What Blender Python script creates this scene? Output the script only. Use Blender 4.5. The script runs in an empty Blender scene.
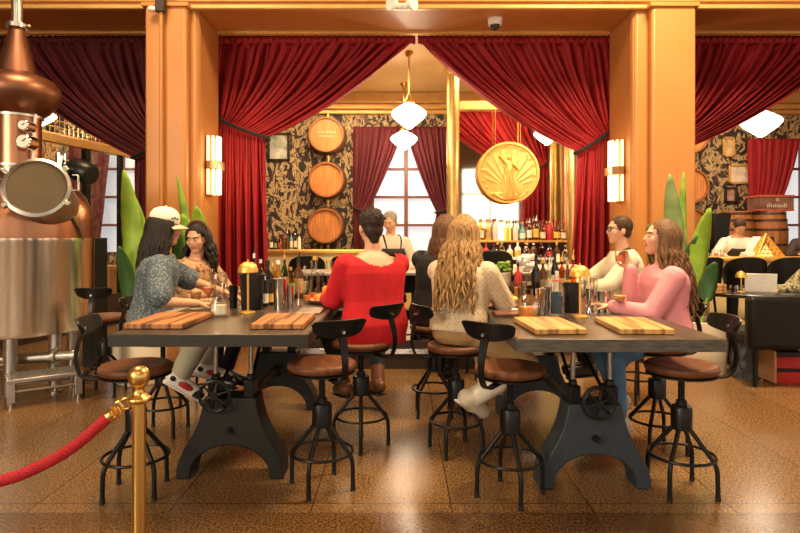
import bpy, bmesh, math, random
from mathutils import Vector, Matrix, Quaternion
random.seed(7)
SC = bpy.context.scene
COL = SC.collection
PI = math.pi
F, HC, HY = 590.0, 1.42, 236.0          # focal length in pixels, camera height, horizon row
def X(px, D): return (px - 400.0) * D / F
def Z(py, D): return HC - (py - HY) * D / F
V = Vector
R = math.radians

# ------------------------------------------------------------------ materials
MATS = {}
def mat(name, col, rough=.5, metal=0., var=.12, vs=6., stretch=(1, 1, 1), bump=0., bs=40., emit=0., ecol=None,
        sheen=0., coat=0., trans=0., ior=1.45, col2=None, spec=None):
    if name in MATS: return MATS[name]
    m = bpy.data.materials.new(name); m.use_nodes = True
    nt = m.node_tree; N = nt.nodes; L = nt.links
    b = N['Principled BSDF']
    tc = N.new('ShaderNodeTexCoord'); mp = N.new('ShaderNodeMapping')
    mp.inputs['Scale'].default_value = stretch
    L.new(tc.outputs['Object'], mp.inputs[0])
    nz = N.new('ShaderNodeTexNoise'); nz.inputs['Scale'].default_value = vs; nz.inputs['Detail'].default_value = 4
    L.new(mp.outputs[0], nz.inputs[0])
    cr = N.new('ShaderNodeValToRGB')
    c = Vector(col)
    c2 = Vector(col2) if col2 else None
    cr.color_ramp.elements[0].position = .3; cr.color_ramp.elements[1].position = .7
    cr.color_ramp.elements[0].color = (*(c * (1 - var)), 1)
    cr.color_ramp.elements[1].color = (*((c2 if c2 else c * (1 + var))), 1)
    L.new(nz.outputs['Fac'], cr.inputs[0])
    L.new(cr.outputs[0], b.inputs['Base Color'])
    b.inputs['Roughness'].default_value = rough
    b.inputs['Metallic'].default_value = metal
    b.inputs['IOR'].default_value = ior
    if spec is not None: b.inputs['Specular IOR Level'].default_value = spec
    if sheen:
        b.inputs['Sheen Weight'].default_value = sheen; b.inputs['Sheen Roughness'].default_value = .4
        b.inputs['Sheen Tint'].default_value = (*[min(1, x * 2 + .2) for x in col], 1)
    if coat: b.inputs['Coat Weight'].default_value = coat; b.inputs['Coat Roughness'].default_value = .12
    if trans: b.inputs['Transmission Weight'].default_value = trans
    if emit:
        b.inputs['Emission Strength'].default_value = emit
        b.inputs['Emission Color'].default_value = (*(ecol or col), 1)
    if bump:
        nb = N.new('ShaderNodeTexNoise'); nb.inputs['Scale'].default_value = bs; nb.inputs['Detail'].default_value = 3
        L.new(mp.outputs[0], nb.inputs[0])
        bp = N.new('ShaderNodeBump'); bp.inputs['Strength'].default_value = bump; bp.inputs['Distance'].default_value = .01
        L.new(nb.outputs['Fac'], bp.inputs['Height']); L.new(bp.outputs[0], b.inputs['Normal'])
    MATS[name] = m
    return m

def glass(name, tint=(1, 1, 1), dens=.25, rough=.03):
    """thin clear glass: tinted see-through with a fresnel reflection"""
    if name in MATS: return MATS[name]
    m = bpy.data.materials.new(name); m.use_nodes = True
    nt = m.node_tree; N = nt.nodes; L = nt.links
    N.remove(N['Principled BSDF']); out = N['Material Output']
    tr = N.new('ShaderNodeBsdfTransparent'); tr.inputs[0].default_value = (*tint, 1)
    gl = N.new('ShaderNodeBsdfGlossy'); gl.inputs['Roughness'].default_value = rough
    fr = N.new('ShaderNodeLayerWeight'); fr.inputs['Blend'].default_value = dens
    mx = N.new('ShaderNodeMixShader')
    L.new(fr.outputs['Facing'], mx.inputs[0]); L.new(tr.outputs[0], mx.inputs[1]); L.new(gl.outputs[0], mx.inputs[2])
    L.new(mx.outputs[0], out.inputs[0])
    MATS[name] = m
    return m

def nodemat(name):
    m = bpy.data.materials.new(name); m.use_nodes = True
    MATS[name] = m
    return m, m.node_tree.nodes, m.node_tree.links, m.node_tree.nodes['Principled BSDF']

# ------------------------------------------------------------------ mesh building
class MB:
    def __init__(s): s.v = []; s.f = []
    def add(s, vs, fs, M=None):
        k = len(s.v)
        s.v += [tuple(M @ V(p)) if M else tuple(p) for p in vs]
        s.f += [tuple(i + k for i in f) for f in fs]
        return s
    def box(s, c, size, rz=0, M=None):
        x, y, z = [q / 2 for q in size]
        vs = [(-x, -y, -z), (x, -y, -z), (x, y, -z), (-x, y, -z), (-x, -y, z), (x, -y, z), (x, y, z), (-x, y, z)]
        fs = [(3, 2, 1, 0), (4, 5, 6, 7), (0, 1, 5, 4), (1, 2, 6, 5), (2, 3, 7, 6), (3, 0, 4, 7)]
        T = Matrix.Translation(c) @ Matrix.Rotation(rz, 4, 'Z')
        if M: T = M @ T
        return s.add(vs, fs, T)
    def bb(s, x0, x1, y0, y1, z0, z1):
        return s.box(((x0 + x1) / 2, (y0 + y1) / 2, (z0 + z1) / 2), (x1 - x0, y1 - y0, z1 - z0))
    def lathe(s, prof, seg=24, c=(0, 0, 0), M=None, sx=1, sy=1):
        """prof = [(r,z)...] bottom to top; r=0 closes"""
        vs = []; fs = []; rings = []
        for r, z in prof:
            if r <= 1e-6: rings.append([len(vs)]); vs.append((c[0], c[1], c[2] + z))
            else:
                rings.append(list(range(len(vs), len(vs) + seg)))
                vs += [(c[0] + r * sx * math.cos(2 * PI * i / seg), c[1] + r * sy * math.sin(2 * PI * i / seg), c[2] + z) for i in range(seg)]
        for a, b in zip(rings, rings[1:]):
            for i in range(seg):
                j = (i + 1) % seg
                if len(a) == 1 and len(b) == 1: continue
                if len(a) == 1: fs.append((a[0], b[j], b[i]))
                elif len(b) == 1: fs.append((a[i], a[j], b[0]))
                else: fs.append((a[i], a[j], b[j], b[i]))
        return s.add(vs, fs, M)
    def disc(s, c, r, z0, z1, seg=24):
        return s.lathe([(0, z0), (r, z0), (r, z1), (0, z1)], seg, c)
    def cyl(s, p0, p1, r0, r1=None, seg=12):
        r1 = r0 if r1 is None else r1
        p0 = V(p0); p1 = V(p1); d = p1 - p0
        M = Matrix.Translation(p0) @ d.to_track_quat('Z', 'Y').to_matrix().to_4x4()
        return s.lathe([(0, 0), (r0, 0), (r1, d.length), (0, d.length)], seg, M=M)
    def capsule(s, p0, p1, r0, r1=None, seg=14, flat=1.0, wide=None):
        r1 = r0 if r1 is None else r1
        p0 = V(p0); p1 = V(p1); d = p1 - p0
        if d.length < 1e-5: d = V((0, 0, 1e-4))
        M = Matrix.Translation(p0) @ d.to_track_quat('Z', 'Y').to_matrix().to_4x4()
        if wide is not None:
            zz = d.normalized(); xx = V(wide); xx = (xx - zz * xx.dot(zz)).normalized(); yy = zz.cross(xx)
            M = Matrix.Translation(p0) @ Matrix((xx, yy, zz)).transposed().to_4x4()
        pr = [(0, -r0)] + [(r0 * math.sin(a), -r0 * math.cos(a)) for a in (R(30), R(60), R(90))]
        pr += [(r1 * math.cos(a), d.length + r1 * math.sin(a)) for a in (0, R(30), R(60))] + [(0, d.length + r1)]
        return s.lathe(pr, seg, M=M, sy=flat)
    def ell(s, c, rad, M=None, seg=18, n=9):
        """ellipsoid with radii along the axes of M (3x3)"""
        T = Matrix.Translation(c) @ ((M.to_4x4() if M else Matrix.Identity(4)) @ Matrix.Diagonal((*rad, 1)))
        pr = [(math.sin(PI * i / n), -math.cos(PI * i / n)) for i in range(n + 1)]
        pr[0] = (0, -1); pr[-1] = (0, 1)
        return s.lathe(pr, seg, M=T)
    def tube(s, pts, r, seg=8, closed=False, flat=1.0):
        pts = [V(p) for p in pts]; n = len(pts)
        rs = r if isinstance(r, (list, tuple)) else [r] * n
        vs = []; fs = []
        prev = None
        for i in range(n):
            if closed: t = (pts[(i + 1) % n] - pts[i - 1]).normalized()
            else: t = (pts[min(i + 1, n - 1)] - pts[max(i - 1, 0)]).normalized()
            if prev is None:
                a = V((0, 0, 1)) if abs(t.z) < .9 else V((0, 1, 0))
                u = (a - t * a.dot(t)).normalized()
            else:
                u = (prev - t * prev.dot(t)).normalized()
            prev = u; w = t.cross(u)
            for k in range(seg):
                an = 2 * PI * k / seg
                vs.append(pts[i] + (u * math.cos(an) * flat + w * math.sin(an)) * rs[i])
        m = n if closed else n - 1
        for i in range(m):
            for k in range(seg):
                a = i * seg + k; b = i * seg + (k + 1) % seg
                j = (i + 1) % n
                fs.append((a, b, j * seg + (k + 1) % seg, j * seg + k))
        if not closed:
            fs.append(tuple(range(seg - 1, -1, -1))); fs.append(tuple(range((n - 1) * seg, n * seg)))
        return s.add(vs, fs)
    def torus(s, c, R0, r, seg=28, ts=8, M=None):
        pts = [V((c[0] + R0 * math.cos(2 * PI * i / seg), c[1] + R0 * math.sin(2 * PI * i / seg), c[2])) for i in range(seg)]
        if M: pts = [M @ p for p in pts]
        return s.tube(pts, r, ts, closed=True)
    def prism(s, poly, a, b, axis='y'):
        """poly = 2-D outline (x,z) extruded along y from a to b (or axis x: (y,z); z: (x,y))"""
        def P(p, t):
            if axis == 'y': return (p[0], t, p[1])
            if axis == 'x': return (t, p[0], p[1])
            return (p[0], p[1], t)
        n = len(poly)
        vs = [P(p, a) for p in poly] + [P(p, b) for p in poly]
        fs = [tuple(range(n)), tuple(range(2 * n - 1, n - 1, -1))]
        fs += [(i, i + n, (i + 1) % n + n, (i + 1) % n) for i in range(n)]
        return s.add(vs, fs)
    def loft(s, secs, seg=18):
        """secs = [(centre, right, fwd, halfwidth, halfdepth)] closed at both ends"""
        vs = []; fs = []
        for c, rt, fw, w, d in secs:
            for i in range(seg):
                a = 2 * PI * i / seg
                ca, sa = math.cos(a), math.sin(a)
                ca = math.copysign(abs(ca) ** .85, ca); sa = math.copysign(abs(sa) ** .85, sa)
                vs.append(V(c) + V(rt) * w * ca + V(fw) * d * sa)
        n = len(secs)
        for j in range(n - 1):
            for i in range(seg):
                k = (i + 1) % seg
                fs.append((j * seg + i, j * seg + k, (j + 1) * seg + k, (j + 1) * seg + i))
        fs.append(tuple(range(seg - 1, -1, -1))); fs.append(tuple(range((n - 1) * seg, n * seg)))
        return s.add(vs, fs)
    def mesh(s, name):
        me = bpy.data.meshes.new(name); me.from_pydata(s.v, [], s.f)
        bm = bmesh.new(); bm.from_mesh(me)
        bmesh.ops.recalc_face_normals(bm, faces=bm.faces)
        bm.to_mesh(me); bm.free()
        return me
    def build(s, name, m, parent=None, bevel=0, smooth=True, ang=38, seg=2):
        me = s.mesh(name)
        if smooth and len(me.polygons):
            me.polygons.foreach_set('use_smooth', [True] * len(me.polygons))
            me.set_sharp_from_angle(angle=R(ang))
        me.materials.append(m)
        o = bpy.data.objects.new(name, me); COL.objects.link(o)
        if parent: o.parent = parent
        if bevel:
            b = o.modifiers.new('bevel', 'BEVEL'); b.width = bevel; b.segments = seg; b.limit_method = 'ANGLE'; b.angle_limit = R(40)
        return o

def tag(o, label, cat, group=None, kind=None):
    o['label'] = label
    if cat: o['category'] = cat
    if group: o['group'] = group
    if kind: o['kind'] = kind
    return o
def thing(name, label, cat, loc=(0, 0, 0), rz=0, group=None):
    o = bpy.data.objects.new(name, None); COL.objects.link(o)
    o.location = loc; o.rotation_euler = (0, 0, rz); o.empty_display_size = .1
    return tag(o, label, cat, group)
def struct(o, label=None, cat=None):
    o['kind'] = 'structure'
    if label: o['label'] = label
    if cat: o['category'] = cat
    return o
def dup(root, loc, rz, label, group=None):
    r = root.copy(); COL.objects.link(r); r.location = loc; r.rotation_euler = (0, 0, rz); r['label'] = label
    if group: r['group'] = group
    for ch in list(root.children):
        c = ch.copy(); COL.objects.link(c); c.parent = r
        for g in list(ch.children):
            d = g.copy(); COL.objects.link(d); d.parent = c
    return r
ORD = ['first', 'second', 'third', 'fourth', 'fifth', 'sixth', 'seventh', 'eighth', 'ninth', 'tenth', 'eleventh', 'twelfth', 'thirteenth', 'fourteenth', 'fifteenth', 'sixteenth']
def bez(p0, p1, p2, t): return p0 * (1 - t) ** 2 + p1 * 2 * t * (1 - t) + p2 * t * t
def spline(pts, n=6):
    """Catmull-Rom through pts"""
    P = [V(p) for p in pts]; out = []
    for i in range(len(P) - 1):
        a = P[max(i - 1, 0)]; b = P[i]; c = P[i + 1]; d = P[min(i + 2, len(P) - 1)]
        for k in range(n):
            t = k / n
            out.append(.5 * ((2 * b) + (c - a) * t + (2 * a - 5 * b + 4 * c - d) * t * t + (3 * b - a - 3 * c + d) * t ** 3))
    out.append(P[-1]); return out

# ------------------------------------------------------------------ palette
ANISO = .25
gold_paint = mat('warm painted panel', (.48, .2, .055), .42, var=.06, vs=2)
trim_paint = mat('gilded trim', (.66, .38, .12), .3, .25, var=.08, vs=8)
soffit_paint = mat('brown painted soffit', (.46, .19, .055), .4, var=.1, vs=1.5)
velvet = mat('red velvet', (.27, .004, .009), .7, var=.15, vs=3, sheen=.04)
velvet_maroon_shaded = mat('maroon velvet', (.085, .003, .008), .75, var=.15, vs=3, sheen=.04)  # own colour of the window curtains; shade painted into the still's red curtain
black_cloth = mat('black band', (.01, .01, .01), .8)
black_metal = mat('black powder coated metal', (.006, .006, .0065), .36, 0, var=.2, vs=20, spec=.32)
iron = mat('dark cast iron', (.005, .0055, .0065), .5, 0, var=.2, vs=15, bump=.15, bs=90)
iron_blue = mat('blue grey cast iron', (.026, .038, .053), .5, 0, var=.15, vs=15, bump=.15, bs=90)
steel = mat('brushed stainless steel', (.82, .78, .7), .24, 1, var=.06, vs=3, stretch=(40, 40, 1))
_b = steel.node_tree.nodes['Principled BSDF']; _b.inputs['Anisotropic'].default_value = .92; _b.inputs['Anisotropic Rotation'].default_value = ANISO
_t = steel.node_tree.nodes.new('ShaderNodeTangent'); _t.direction_type = 'RADIAL'; _t.axis = 'Z'; steel.node_tree.links.new(_t.outputs[0], _b.inputs['Tangent'])
steel_dull = mat('dull stainless steel', (.5, .48, .45), .33, 1, var=.08, vs=20)
chrome = mat('polished steel', (.75, .73, .7), .1, 1, var=.03)
copper = mat('polished copper', (.4, .19, .11), .3, 1, var=.1, vs=3)
copper_dark = mat('darkened copper', (.23, .105, .065), .42, 1, var=.18, vs=4)
brass = mat('polished brass', (.72, .45, .14), .32, 1, var=.05)
gold = mat('matt gold', (.8, .47, .12), .45, .8, var=.08, vs=20)
seat_wood = mat('saddle brown wood', (.125, .045, .02), .45, var=.35, vs=5, stretch=(1, 9, 1), spec=.35)
white_paint = mat('white', (.8, .78, .74), .4)
rubber = mat('black rubber', (.012, .012, .012), .6)
clear = glass('clear glass', (.97, .97, .95), .3)
pane_glass = glass('window glass', (.93, .95, .95), .12)
lampglow = mat('opal glass lit', (1, .93, .8), .4, emit=5, ecol=(1, .88, .68))
rodglow = mat('lit glass rods', (1, .85, .6), .3, emit=1.3, ecol=(1, .76, .42))
daylight = mat('overcast daylight', (.55, .58, .62), .6, var=.12, vs=.9, emit=.5, ecol=(.9, .95, 1))
cream_panel = mat('cream lit panel', (.85, .7, .36), .4, var=.06)
dark_wood = mat('dark stained wood', (.035, .02, .014), .4, var=.3, vs=4, stretch=(1, 8, 1))
barrel_head = mat('oak barrel head', (.52, .2, .055), .45, var=.3, vs=3, stretch=(14, 1, 1))
barrel_stave = mat('oak barrel staves', (.36, .13, .04), .45, var=.3, vs=3, stretch=(10, 10, 1))
hoop = mat('dark hoop steel', (.1, .075, .055), .4, .8)
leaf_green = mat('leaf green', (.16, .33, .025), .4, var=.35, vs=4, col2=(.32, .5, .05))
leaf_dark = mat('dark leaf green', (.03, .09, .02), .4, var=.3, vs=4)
ceramic_white = mat('cream planter', (.75, .66, .52), .45, var=.05)
soil = mat('potting soil', (.03, .018, .01), .9, var=.5, vs=60)
orange_peel = mat('orange peel', (.85, .27, .02), .45, var=.1, vs=12, bump=.3, bs=150)
# ================================================================== THE SETTING
# floor: polished terrazzo slabs with a darker border course nearest the viewer
fm, N, L, b = nodemat('polished terrazzo')
tc = N.new('ShaderNodeTexCoord'); sx = N.new('ShaderNodeSeparateXYZ'); L.new(tc.outputs['Object'], sx.inputs[0])
n1 = N.new('ShaderNodeTexNoise'); n1.inputs['Scale'].default_value = 75; n1.inputs['Detail'].default_value = 3; L.new(tc.outputs['Object'], n1.inputs[0])
n2 = N.new('ShaderNodeTexNoise'); n2.inputs['Scale'].default_value = 1.1; L.new(tc.outputs['Object'], n2.inputs[0])
cr = N.new('ShaderNodeValToRGB'); e = cr.color_ramp.elements
e[0].position = .33; e[0].color = (.105, .046, .015, 1); e[1].position = .64; e[1].color = (.35, .205, .09, 1)
k = cr.color_ramp.elements.new(.5); k.color = (.2, .102, .038, 1)
L.new(n1.outputs['Fac'], cr.inputs[0])
def math_node(op, a, bb, clamp=False):
    m = N.new('ShaderNodeMath'); m.operation = op; m.use_clamp = clamp
    for i, q in enumerate((a, bb)):
        if q is None: continue
        if isinstance(q, (int, float)): m.inputs[i].default_value = q
        else: L.new(q, m.inputs[i])
    return m.outputs[0]
def mixcol(f, a, c2, blend='MULTIPLY'):
    m = N.new('ShaderNodeMix'); m.data_type = 'RGBA'; m.blend_type = blend
    if isinstance(f, (int, float)): m.inputs[0].default_value = f
    else: L.new(f, m.inputs[0])
    L.new(a, m.inputs[6])
    if isinstance(c2, tuple): m.inputs[7].default_value = c2
    else: L.new(c2, m.inputs[7])
    return m.outputs[2]
col = cr.outputs[0]
border = math_node('LESS_THAN', sx.outputs['Y'], 3.03)
col = mixcol(border, col, (.6, .54, .48, 1))
sh = math_node('DIVIDE', math_node('ADD', sx.outputs['X'], 100 * .73 + .465), .73)
fr = math_node('FRACT', sh, None)
joint = math_node('MULTIPLY', math_node('LESS_THAN', fr, .011), math_node('SUBTRACT', 1.0, border))
yj = math_node('LESS_THAN', math_node('FRACT', math_node('DIVIDE', math_node('ADD', sx.outputs['Y'], 7.3 * 3 - 3.03), 2.2), None), .004)
joint = math_node('MAXIMUM', joint, yj)
col = mixcol(math_node('MULTIPLY', joint, .75), col, (.12, .07, .04, 1))
slab = N.new('ShaderNodeTexWhiteNoise'); slab.noise_dimensions = '1D'; L.new(math_node('FLOOR', sh, None), slab.inputs['W'])
tone = math_node('ADD', math_node('MULTIPLY', slab.outputs['Value'], .3), .75)
tonec = N.new('ShaderNodeCombineColor'); [L.new(tone, tonec.inputs[i]) for i in range(3)]
col = mixcol(1.0, col, tonec.outputs[0])
L.new(col, b.inputs['Base Color'])
rr = N.new('ShaderNodeMapRange'); rr.inputs[3].default_value = .16; rr.inputs[4].default_value = .34
L.new(n2.outputs['Fac'], rr.inputs[0]); L.new(rr.outputs[0], b.inputs['Roughness'])
b.inputs['Specular IOR Level'].default_value = .55
floor = struct(MB().bb(-9.5, 9.5, -9, 13, -.1, 0).build('floor', fm, smooth=False))

hall_paint = mat('hall wall paint', (.24, .13, .05), .6, var=.06, vs=1)
ceil_paint = mat('amber ceiling paint', (.72, .46, .17), .38, var=.07, vs=1.2)
hall_ceil = mat('hall ceiling paint', (.42, .27, .12), .5, var=.05, vs=1)
struct(MB().bb(-9.5, 9.5, -9, 7.6, 6.0, 6.1).build('ceiling', hall_ceil))
struct(MB().bb(-9.5, 9.5, 7.6, 13, 4.06, 4.16).build('ceiling_bar', ceil_paint))
struct(MB().bb(-9.6, -9.5, -9, 13, 0, 6).build('wall_left', hall_paint))
struct(MB().bb(9.5, 9.6, -9, 13, 0, 6).build('wall_right', hall_paint))
# hall wall behind the viewer with tall daylit windows
wb = struct(MB().bb(-9.5, 9.5, -9.1, -9, 0, 6).build('wall_front', hall_paint))
hw = mat('hall daylight', (.9, .93, 1), .6, var=.15, vs=.6, emit=2.5, ecol=(1, .87, .68))
for i, (x0, x1) in enumerate([(-8.4, -6.2), (-5, -2.6), (-1.2, 1.2), (2.9, 5.6), (6.6, 8.6)]):
    o = MB()
    for xx in (x0, (x0 + x1) / 2, x1): o.bb(xx - .05, xx + .05, -9, -8.88, .8, 4.6)
    for zz in (.8, 2.1, 3.4, 4.6): o.bb(x0, x1, -9, -8.88, zz - .05, zz + .05)
    w = struct(o.build('window_%d' % (i + 3), dark_wood))
    MB().bb(x0, x1, -8.99, -8.95, .8, 4.6).build('pane', hw, w)

for i, (y0, y1) in enumerate([(-6.5, -4.2), (-2.4, -.4), (1.2, 2.4), (3.6, 5.2)]):  # unseen side windows, added for streaks on the steel jacket and floor sheen
    o = MB()
    for yy in (y0, (y0 + y1) / 2, y1): o.bb(9.38, 9.5, yy - .05, yy + .05, .8, 4.6)
    for zz in (.8, 2.1, 3.4, 4.6): o.bb(9.38, 9.5, y0, y1, zz - .05, zz + .05)
    w = struct(o.build('window_%d' % (i + 9), dark_wood))
    MB().bb(9.45, 9.49, y0, y1, .8, 4.6).build('pane', hw, w)

# wallpaper: tan scrolling ornament on near black
wm, N, L, b = nodemat('scroll wallpaper')
tc = N.new('ShaderNodeTexCoord')
mp = N.new('ShaderNodeMapping'); mp.inputs['Scale'].default_value = (1.25, 1, .8); L.new(tc.outputs['Object'], mp.inputs[0])
nz = N.new('ShaderNodeTexNoise'); nz.inputs['Scale'].default_value = 2.6; nz.inputs['Detail'].default_value = 1.5; nz.inputs['Distortion'].default_value = 2.2; L.new(mp.outputs[0], nz.inputs[0])
wv = N.new('ShaderNodeTexNoise'); wv.inputs['Scale'].default_value = 5.5; wv.inputs['Detail'].default_value = 2; wv.inputs['Distortion'].default_value = 2.6; L.new(mp.outputs[0], wv.inputs[0])
def ramp(inp, stops):
    c = N.new('ShaderNodeValToRGB'); c.color_ramp.elements[0].position = stops[0][0]; c.color_ramp.elements[0].color = (*stops[0][1], 1)
    c.color_ramp.elements[1].position = stops[1][0]; c.color_ramp.elements[1].color = (*stops[1][1], 1)
    for p, q in stops[2:]:
        k = c.color_ramp.elements.new(p); k.color = (*q, 1)
    L.new(inp, c.inputs[0]); return c.outputs[0]
w1 = ramp(nz.outputs['Fac'], [(.37, (0, 0, 0)), (.40, (1, 1, 1)), (.56, (1, 1, 1)), (.585, (.0, .0, .0))])
c1 = ramp(wv.outputs['Fac'], [(.38, (.03, .017, .016)), (.42, (.36, .22, .09)), (.54, (.56, .41, .21)), (.62, (.1, .055, .03))])
L.new(mixcol(w1, c1, (.03, .018, .022, 1), 'MIX') if False else mixcol(w1, ramp(wv.outputs['Fac'], [(.4, (.012, .009, .012)), (.62, (.05, .025, .02))]), c1, 'MIX'), b.inputs['Base Color'])
b.inputs['Roughness'].default_value = .6
YB = 11.0
# back wall in pieces round its windows: the bar window, the drinks-counter window and the one beyond the glazed screen
WIN = [(X(372, YB), X(440, YB)), (X(757, YB), X(850, YB)), (X(96, YB), X(146, YB))]
wz0, wz1 = 1.1, 3.2
m = MB(); xs = sorted(WIN); cur = -9.5
for x0, x1 in xs:
    m.bb(cur, x0, YB, YB + .15, 0, 4.06); m.bb(x0, x1, YB, YB + .15, 0, wz0); m.bb(x0, x1, YB, YB + .15, wz1, 4.06); cur = x1
m.bb(cur, 9.5, YB, YB + .15, 0, 4.06)
struct(m.build('wall_back', wm, smooth=False))
win_wood = mat('red brown window wood', (.2, .07, .04), .45)
for i, (x0, x1) in enumerate(WIN):
    o = MB(); w = x1 - x0
    for k in range(3):
        xx = x0 + w * k / 2
        o.bb(xx - .035, xx + .035, YB + .02, YB + .1, wz0, wz1)
    for k in range(5):
        zz = wz0 + (wz1 - wz0) * k / 4
        o.bb(x0, x1, YB + .03, YB + .09, zz - .022, zz + .022)
    w_ = struct(o.build('window_%d' % (i + 1) if i < 2 else 'window_8', win_wood, bevel=.006))
    MB().bb(x0, x1, YB + .11, YB + .14, wz0, wz1).build('pane', daylight, w_)
# cornice
m = MB()
m.bb(-9.5, 9.5, YB - .22, YB, 3.86, 4.06); m.bb(-9.5, 9.5, YB - .14, YB, 3.76, 3.86); m.bb(-9.5, 9.5, YB - .08, YB, 3.68, 3.76)
struct(m.build('trim_1', trim_paint, bevel=.02))

# pillars with a raised front pilaster
def pillar(x0, x1, px0, px1):
    m = MB(); m.bb(x0, x1, 6.75, 7.6, 0, 4.05)
    m.bb(px0, px1, 6.62, 6.752, 0, 4.05)
    # small stepped beads at the corners
    for xx in (px0 - .0, px1 - .0):
        pass
    o = struct(m.build('pillar', gold_paint, bevel=.03))
    p = MB()
    p.bb(x0 - .02, x1 + .02, 6.6, 7.6, 0, .25)
    p.build('plinth', gold_paint, o, bevel=.02)
    q = MB(); xe = x1 if x1 < 0 else x0
    for k in range(3):
        yy = 6.8 + .035 * k
        q.cyl((xe, yy, .25), (xe, yy, 4.04), .012)
    q.bb(px0 - .03, px1 + .03, 6.59, 6.75, 3.99, 4.04)
    q.build('moulding', gold_paint, o, bevel=.008)
    return o
pillar(-2.87, -2.33, -2.865, -2.40)
pillar(2.69, 3.33, 2.83, 3.325)
# beam over the pillars
m = MB(); m.bb(-9.5, 9.5, 6.75, 7.6, 4.05, 6.0)
beam = struct(m.build('beam', gold_paint, bevel=.02))
MB().bb(-9.5, 9.5, 6.78, 7.52, 4.035, 4.05).build('soffit', soffit_paint, beam)
m = MB()
m.bb(-9.5, 9.5, 6.69, 6.76, 4.0, 4.05); m.bb(-9.5, 9.5, 6.71, 6.76, 4.09, 4.115); m.bb(-9.5, 9.5, 6.67, 6.76, 4.16, 4.22)
m.build('moulding', trim_paint, beam, bevel=.012)
m = MB()
for a, c in ((-9.4, -2.9), (-2.33, 2.69), (3.33, 9.4)): m.bb(a, c, 7.52, 7.6, 4.0, 4.045)
struct(m.build('trim_2', trim_paint, bevel=.008))

# ------------------------------------------------------------------ camera
cam = bpy.data.cameras.new('camera'); co = bpy.data.objects.new('camera', cam); COL.objects.link(co)
co.location = (0, 0, HC); co.rotation_euler = (R(90), 0, 0)
cam.sensor_width = 36; cam.lens = 36 * F / 800; cam.shift_y = -(266.5 - HY) / 800; cam.clip_start = .05; cam.clip_end = 60
SC.camera = co

# ------------------------------------------------------------------ light
w = bpy.data.worlds.new('World'); SC.world = w; w.use_nodes = True
w.node_tree.nodes['Background'].inputs[0].default_value = (1, .8, .55, 1); w.node_tree.nodes['Background'].inputs[1].default_value = .03
def lamp(name, kind, loc, energy, col=(1, .72, .4), size=1., size_y=None, target=None, angle=60, blend=.6):
    d = bpy.data.lights.new(name, kind); d.energy = energy; d.color = col
    if kind == 'AREA':
        d.size = size
        if size_y: d.shape = 'RECTANGLE'; d.size_y = size_y
    elif kind == 'SPOT': d.spot_size = R(angle); d.spot_blend = blend; d.shadow_soft_size = size
    else: d.shadow_soft_size = size
    o = bpy.data.objects.new(name, d); COL.objects.link(o); o.location = loc
    if target is not None: o.rotation_euler = (V(target) - V(loc)).to_track_quat('-Z', 'Y').to_euler()
    return o
WARM = (1, .73, .42)
lamp('hall lamp', 'AREA', (-2.6, 4.3, 5.9), 180, WARM, 1.3, target=(-2.4, 4.4, 0))
lamp('hall lamp', 'AREA', (2.8, 4.3, 5.9), 450, WARM, 1.3, target=(2.6, 4.6, 0))
lamp('hall lamp', 'AREA', (0, -2.5, 5.9), 120, WARM, 2.2, target=(0, 2, 1))
lamp('hall lamp', 'AREA', (-5.5, -3.0, 3.6), 360, (1, .84, .6), 2.5, target=(2, 4, 1.0))
lamp('bar lamp', 'AREA', (-1, 9.4, 3.9), 105, WARM, 1.6, target=(-1, 9.4, 0))
lamp('bar lamp', 'AREA', (1.5, 8.75, 3.9), 70, WARM, .9, target=(1.5, 8.8, 0))
lamp('bar lamp', 'AREA', (5.2, 9.2, 3.9), 75, WARM, 1.8, target=(5.2, 9.2, 0))
lamp('bar lamp', 'AREA', (-5.2, 9.4, 3.9), 80, WARM, 1.6, target=(-5.2, 9.4, 0))
lamp('table spot', 'SPOT', (-1.1, 3.2, 5.8), 420, (1, .76, .42), .1, target=(-1.0, 3.7, .9), angle=30)
lamp('table spot', 'SPOT', (1.3, 3.4, 5.8), 520, (1, .78, .45), .1, target=(1.2, 3.6, .9), angle=34)
for px, xs_ in ((-2.1, -1), (2.5, 1)): lamp('sconce light', 'POINT', (px, 7.1, 2.22), 14, (1, .66, .3), .1)
SC.view_settings.view_transform = 'Standard'; SC.view_settings.look = 'None'; SC.view_settings.gamma = 1
SC.view_settings.exposure = .36; SC.view_settings.use_curve_mapping = False

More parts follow.
